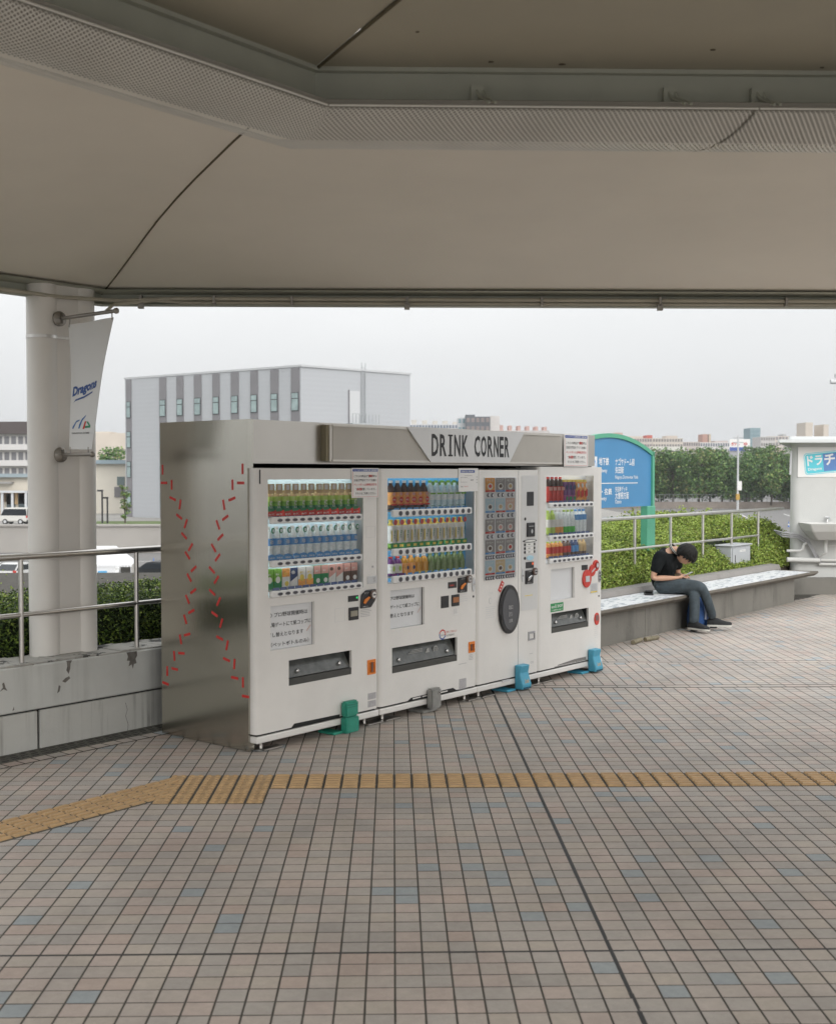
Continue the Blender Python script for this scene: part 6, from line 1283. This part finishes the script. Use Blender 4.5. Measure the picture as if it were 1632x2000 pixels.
# far pedestrians by the minivan
def walker(x, Y, z, col, label):
    ch = [[((0, 0, .9), (.12, .16)), ((0, 0, 1.15), (.12, .18)), ((0, 0, 1.38), (.10, .17)), ((0, 0, 1.48), .06), ((0, 0, 1.56), .07), ((0, .0, 1.70), .085)]]
    for s_ in (-1, 1): ch += [[((0, 0, .9), (.12, .16)), ((0, s_ * .1, .85), .09), ((.04 * s_, s_ * .11, .48), .065), ((0, s_ * .11, .06), .05)], [((0, 0, 1.38), (.10, .17)), ((0, s_ * .21, 1.36), .06), ((.02, s_ * .25, 1.1), .05), ((.05, s_ * .24, .85), .04)]]
    me_ = skin('body', ch, sub=0); me_.materials.append(mat('trousers_%d' % int(col[0] * 100), (.03, .03, .04), .8)); me_.materials.append(mat('top_%d' % int(col[0] * 100), col, .8)); me_.materials.append(skinm)
    for p in me_.polygons: p.material_index = 2 if p.center.z > 1.5 else (1 if p.center.z > .9 else 0)
    t_ = thing('person', label, 'person', (fx_(x, Y), Y, z)); obj('body', me_, t_)
walker(1389, 183, GZ, (.62, .60, .58), 'distant person in a white top standing beside the black minivan'); walker(1382, 184.5, GZ, (.35, .06, .05), 'distant person in a red top standing beside the black minivan'); walker(1453, 183, GZ, (.03, .03, .03), 'distant person in a dark top standing at the end of the white barrier')
# cones
cm_ = mat('cone_orange', (.70, .16, .04), .5); cb_ = mat('cone_blue', (.05, .16, .45), .5)
def cone(p, m_, label, group, s_=1.0):
    t_ = thing('traffic_cone', label, 'traffic cone', p, 0, group)
    b = MB(); b.box(-.19, .19, -.19, .19, 0, .04); b.build('base', m_, t_); b = MB(); b.lathe([(.15, .04), (.105, .28), (.07, .48), (.03, .72 * s_)], 10, [0, 1, 0]); b.build('body', [m_, paper], t_, smooth=40)
for x, Y in ((6, 71), (11, 70), (29, 72), (54, 71), (292, 72), (14, 96)): cone((fx_(x, Y), Y, GZ), cm_, 'orange and white striped traffic cone in the car park beyond the hedge', 'orange cones in the car park', 1)
for x, Y in ((299, 104), (1318, 168), (1324, 168), (1333, 172), (1345, 170), (1347, 175), (1366, 178), (1476, 190), (1480, 195), (1488, 190), (1540, 185), (1545, 186)): cone((fx_(x, Y), Y, GZ), cb_, 'blue traffic cone standing in the car park', 'blue cones in the car park', 1.25)
# tent
tw = mat('tent_white', (.72, .73, .74), .7); tn = thing('event_tent', 'white event tent with pitched roof and scalloped edge in the car park', 'tent', (fx_(205, 84), 84, GZ), R(8))
b = MB(); b.add([(-2.2, -1.8, 1.95), (2.0, -1.8, 1.95), (2.0, 1.8, 1.95), (-2.2, 1.8, 1.95), (-1.3, -.3, 3.15), (.7, -.3, 3.15), (.7, .3, 3.15), (-1.3, .3, 3.15)], [(0, 1, 5, 4), (1, 2, 6, 5), (2, 3, 7, 6), (3, 0, 4, 7), (4, 5, 6, 7)]); b.build('roof', tw, tn)
b = MB()
for q in range(21): b.prism([(-2.2 + q * .2, 1.95), (-2.2 + q * .2 + .03, 1.80), (-2.2 + q * .2 + .17, 1.80), (-2.2 + q * .2 + .2, 1.95)], -1.82, -1.80)
b.build('valance', tw, tn); b = MB(); b.box(-2.15, .85, -1.78, -1.76, 0, 1.9); b.build('front_wall', tw, tn); b = MB(); b.box(1.93, 1.95, -1.7, 1.7, 0, 1.9); b.box(.86, 1.93, 1.68, 1.7, 0, 1.9); b.build('side_wall', mat('tent_side_cloth', (.52, .50, .46), .8), tn); b = MB(); b.box(-.30, .30, -1.82, -1.79, 1.15, 1.55); b.build('sign_card', mat('tent_sign', (.10, .38, .65), .5), tn)  # side walls in a darker, browner cloth than the front
for x in (-2.1, 1.9): b = MB(); b.box(x, x + .05, -1.8, -1.75, 0, 1.95); b.build('pole', palegrey, tn)
# trees
barkm = mat('bark', (.09, .075, .06), .9, var=.3, scale=3)
tm = [mat('tree_dark', (.055, .12, .035), .6, var=.3, scale=.6), mat('tree_mid', (.10, .20, .05), .6, var=.3, scale=.6), mat('tree_light', (.20, .30, .08), .6, var=.25, scale=.6), mat('tree_olive', (.24, .24, .09), .6, var=.25, scale=.6)]
def tree(label, x, y, z, h, w, n, ls, wts, group=None, name='broadleaf_tree'):
    t_ = thing(name, label, 'tree', (x, y, z), 0, group)
    b = MB(); b.tube([(0, 0, -.3), (.1, 0, h * .2), (-.1, .1, h * .45), (0, 0, h * .7)], [h * .022, h * .018, h * .013, h * .005], 8)
    K_ = 30; cs = []
    for q in range(K_):
        a = rng.uniform(0, 2 * math.pi); zz = rng.uniform(.14, .93); rr = w * .5 * math.sqrt(max(.05, 1 - ((zz - .55) / .45) ** 2)) * rng.uniform(.25, .9); cs.append((rr * math.cos(a), rr * math.sin(a), h * zz, rng.uniform(.13, .22) * w))
        if q % 3 == 0: b.tube([(0, 0, h * min(.5, zz * .6)), (cs[-1][0] * .5, cs[-1][1] * .5, h * zz * .85), cs[-1][:3]], [h * .009, h * .006, h * .002], 5)
    b.build('trunk', barkm, t_, smooth=50); cs = np.array(cs); ci = rng.integers(0, K_, n); d = rng.normal(size=(n, 3)); d /= np.linalg.norm(d, axis=1)[:, None]; d *= cs[ci, 3:4] * rng.uniform(.55, 1.08, n)[:, None]; d[:, 2] *= .8
    leaves('crown', cs[ci, :3] + d, ls, tm, wts, t_, up=.3, aspect=.7)
for i in range(17):
    px = 1170 + i * 24 + rng.uniform(-6, 6); Y = 292 + (i % 2) * 9 - i * .8; kind = i % 3
    tree(['dark green broadleaf tree in the row across the car park', 'mid green broadleaf tree in the row across the car park', 'yellowish green broadleaf tree in the row across the car park'][kind], fx_(px, Y), Y, GZ + 1.2, (11.6, 12.6, 11.0)[kind] + rng.uniform(-1.6, 1.9), rng.uniform(10.5, 12.5), 4200, .62, [[.45, .38, .14, .03], [.25, .45, .25, .05], [.20, .38, .25, .17]][kind], 'row of trees across the car park')
bank = thing('boundary_wall', 'low brown boundary wall under the row of trees across the car park', 'wall'); b = MB(); b.box(fx_(1150, 280), fx_(1700, 280), 281, 282, GZ, GZ + 1.6); b.build('wall_face', mat('bank_wall', (.22, .19, .165), .9, var=.2, scale=.4), bank)
b = MB()
for q in range(60): b.box(fx_(1180, 280) + q * 1.1, fx_(1180, 280) + q * 1.1 + .07, 281.4, 281.5, GZ + 1.6, GZ + 3.4)
for z in (2.3, 3.3): b.box(fx_(1180, 280), fx_(1640, 280), 281.4, 281.5, GZ + z, GZ + z + .07)
b.build('fence_rails', mat('fence_grey', (.22, .24, .23), .7), bank)
tree('round green tree standing behind the low cream hall', fx_(218, 235), 235, -4, 10.5, 10, 2600, .6, [.3, .45, .2, .05])
tree('small conical evergreen tree in front of the white billboard', fx_(1468, 420), 420, GZ, 18, 11, 2200, .9, [.4, .45, .12, .03])
tree('spindly young tree at the corner of the grey office block', fx_(243, 136), 136, -4, 4.6, 1.4, 500, .28, [.15, .25, .3, .3])
# nearer shrub beyond the hedge
sb = thing('olive_shrub', 'tall loose olive green shrub growing beyond the rail under the blue sign', 'shrub', (3.55, 19.5, -1.2)); b = MB(); b.tube([(0, 0, 0), (.05, 0, .8), (0, .05, 1.6)], [.06, .045, .02], 7); b.build('stem', barkm, sb)
n = 9000; d = rng.normal(size=(n, 3)); d /= np.linalg.norm(d, axis=1)[:, None]; d *= (rng.random(n) ** .45)[:, None]; d += .12 * np.sin(d[:, [1, 2, 0]] * 7)
leaves('foliage', np.stack([d[:, 0] * .72 - .15, d[:, 1] * .7, 1.35 + d[:, 2] * 1.0], 1), .06, [lm[1], lm[3], lm[2]], [.4, .35, .25], sb, up=.2)
# utility pole
up_ = thing('utility_pole', 'grey concrete utility pole with a white box among the far trees', 'pole', (fx_(1440, 262), 262, GZ)); b = MB(); b.tube([(0, 0, 0), (0, 0, 16.6)], [.26, .17], 10); b.build('shaft', palegrey, up_, smooth=40); b = MB(); b.box(-.2, .75, -.5, -.2, 4.6, 6.6); b.build('white_box', paper, up_); b = MB(); b.box(-.35, .35, -.35, .35, 2.5, 3.8); b.build('yellow_guard', mat('guard_yellow', (.5, .3, .05), .6), up_)
for z in (15.0, 16.0): b = MB(); b.box(-1.1, 1.1, -.08, .08, z, z + .16); b.build('crossarm', greyp, up_)
# distant city on the right
pale = (.50, .47, .44); white_ = (.60, .58, .56)
block('distant_apartments', 'beige stepped apartment block with a red panel above the tree row', 1192, 1272, 640, 856, 960, (.52, .46, .41), 20, 10, 16, (.16, .15, .15), extra=[(1200, 1215, 845, (.50, .35, .30)), (1262, 1273, 850, (.50, .12, .09)), (1216, 1255, 852, (.55, .48, .42))])
block('distant_apartments', 'cream apartment block beside the red panel above the tree row', 1273, 1332, 660, 856, 960, (.55, .50, .44), 20, 10, 11, (.18, .17, .16), extra=[(1300, 1322, 851, (.55, .48, .42))])
block('white_factory', 'white factory with pale green windows just above the tree tops', 1268, 1336, 430, 872, 985, (.62, .61, .56), 20, 2, 7, (.16, .25, .22))
block('distant_slab', 'narrow brown and white apartment slab behind the tree row', 1334, 1366, 700, 863, 960, (.50, .44, .41), 20, 8, 7, (.16, .16, .17))
block('distant_slab', 'long white gridded apartment slab left of the billboard', 1366, 1424, 705, 864, 960, (.60, .58, .56), 20, 8, 12, (.14, .16, .19), extra=[(1371, 1381, 848, (.42, .25, .20)), (1383, 1387, 848, (.50, .40, .30)), (1395, 1420, 861, (.50, .42, .40))])
bb = thing('billboard', 'white rooftop billboard with red characters and a blue lower band', 'billboard', (fx_(1443, 500), 500, 0)); b = MB(); b.box(-4.3, 4.3, -.2, .3, 11.2, 16.2); b.build('panel', paper, bb); b = MB(); b.box(-4.25, 2.2, -.28, -.21, 11.3, 12.8, 0); b.text('ホテル', -3.6, 13.3, 3.6, 1.6, -.25, 1, .03); b.text('ゆ', 1.6, 13.3, 1.6, 1.6, -.25, 1, .03); b.build('print', [blue, red], bb); b = MB(); b.box(-4, 4.0, .3, 3, 4.0, 11.2); b.build('support', greyp, bb)
block('supporting_store', 'pale low store carrying the billboard', 1418, 1478, 510, 883, 990, (.55, .52, .48), 14)
block('tower_block', 'tall narrow blue grey tower on the skyline', 1463, 1483, 900, 836, 960, (.16, .25, .28), 18, 16, 3, (.20, .30, .33))
block('distant_apartments', 'pale stepped apartments right of the blue grey tower', 1484, 1512, 780, 853, 960, (.50, .48, .46), 20, 10, 6, (.18, .19, .20))
block('distant_apartments', 'cream apartments with balconies next to the booth roof', 1500, 1600, 800, 852, 960, (.55, .49, .44), 20, 10, 16, (.19, .18, .18), extra=[(1528, 1534, 848, (.4, .4, .4))])
block('pink_block', 'low pinkish houses among the tree tops by the tower', 1475, 1530, 560, 878, 970, (.48, .36, .33), 12, 2, 8, (.22, .18, .17))
block('twin_stack_block', 'white block with two square rooftop stacks above the booth', 1560, 1660, 480, 862, 985, white_, 20, extra=[(1572, 1586, 825, (.58, .52, .47)), (1607, 1617, 829, (.58, .52, .47))])
# skyline above the steel header
block('distant_slab', 'pale slab with square rooftop boxes left of the dark tower over the header', 800, 905, 560, 829, 960, (.52, .52, .53), 20, 12, 18, (.13, .16, .20), extra=[(803, 813, 820, (.56, .53, .48)), (824, 834, 821, (.56, .53, .48)), (844, 854, 822, (.56, .53, .48)), (864, 874, 822, (.56, .53, .48)), (884, 893, 824, (.56, .53, .48))])
block('dark_tower', 'dark grey apartment tower with a white side above the header sign', 909, 956, 470, 814, 960, (.115, .125, .14), 14, 9, 5, (.22, .25, .27), extra=[(909, 927, 810, (.11, .12, .135))])
block('dark_tower_wing', 'white stepped wing left of the dark grey tower', 894, 908.5, 474, 816, 960, (.55, .56, .57), 12, 9, 2, (.20, .22, .24))
block('dark_tower_wing', 'plain pinkish white end wall right of the dark grey tower', 956.5, 975, 471, 812.5, 960, (.56, .53, .51), 14)
block('distant_slab', 'low slab with a row of pinkish rooftop boxes over the header', 976, 1072, 600, 841, 960, (.50, .47, .45), 20, extra=[(976 + 17 * q, 982 + 17 * q, 830.5 + q * .6, (.50, .32, .28)) for q in range(6)])

# ---- thin haze in the air over the whole place
hzm = bpy.data.materials.new('haze_air'); hzm.use_nodes = True; t = hzm.node_tree; t.nodes.clear()
o_ = t.nodes.new('ShaderNodeOutputMaterial'); pv = t.nodes.new('ShaderNodeVolumePrincipled'); pv.inputs['Density'].default_value = .00022; pv.inputs['Color'].default_value = (.90, .93, .97, 1); t.links.new(pv.outputs[0], o_.inputs['Volume'])
b = MB(); b.box(-2100, 2100, -120, 2300, GZ - 1, 60); o = b.build('haze', hzm); o['kind'] = 'stuff'
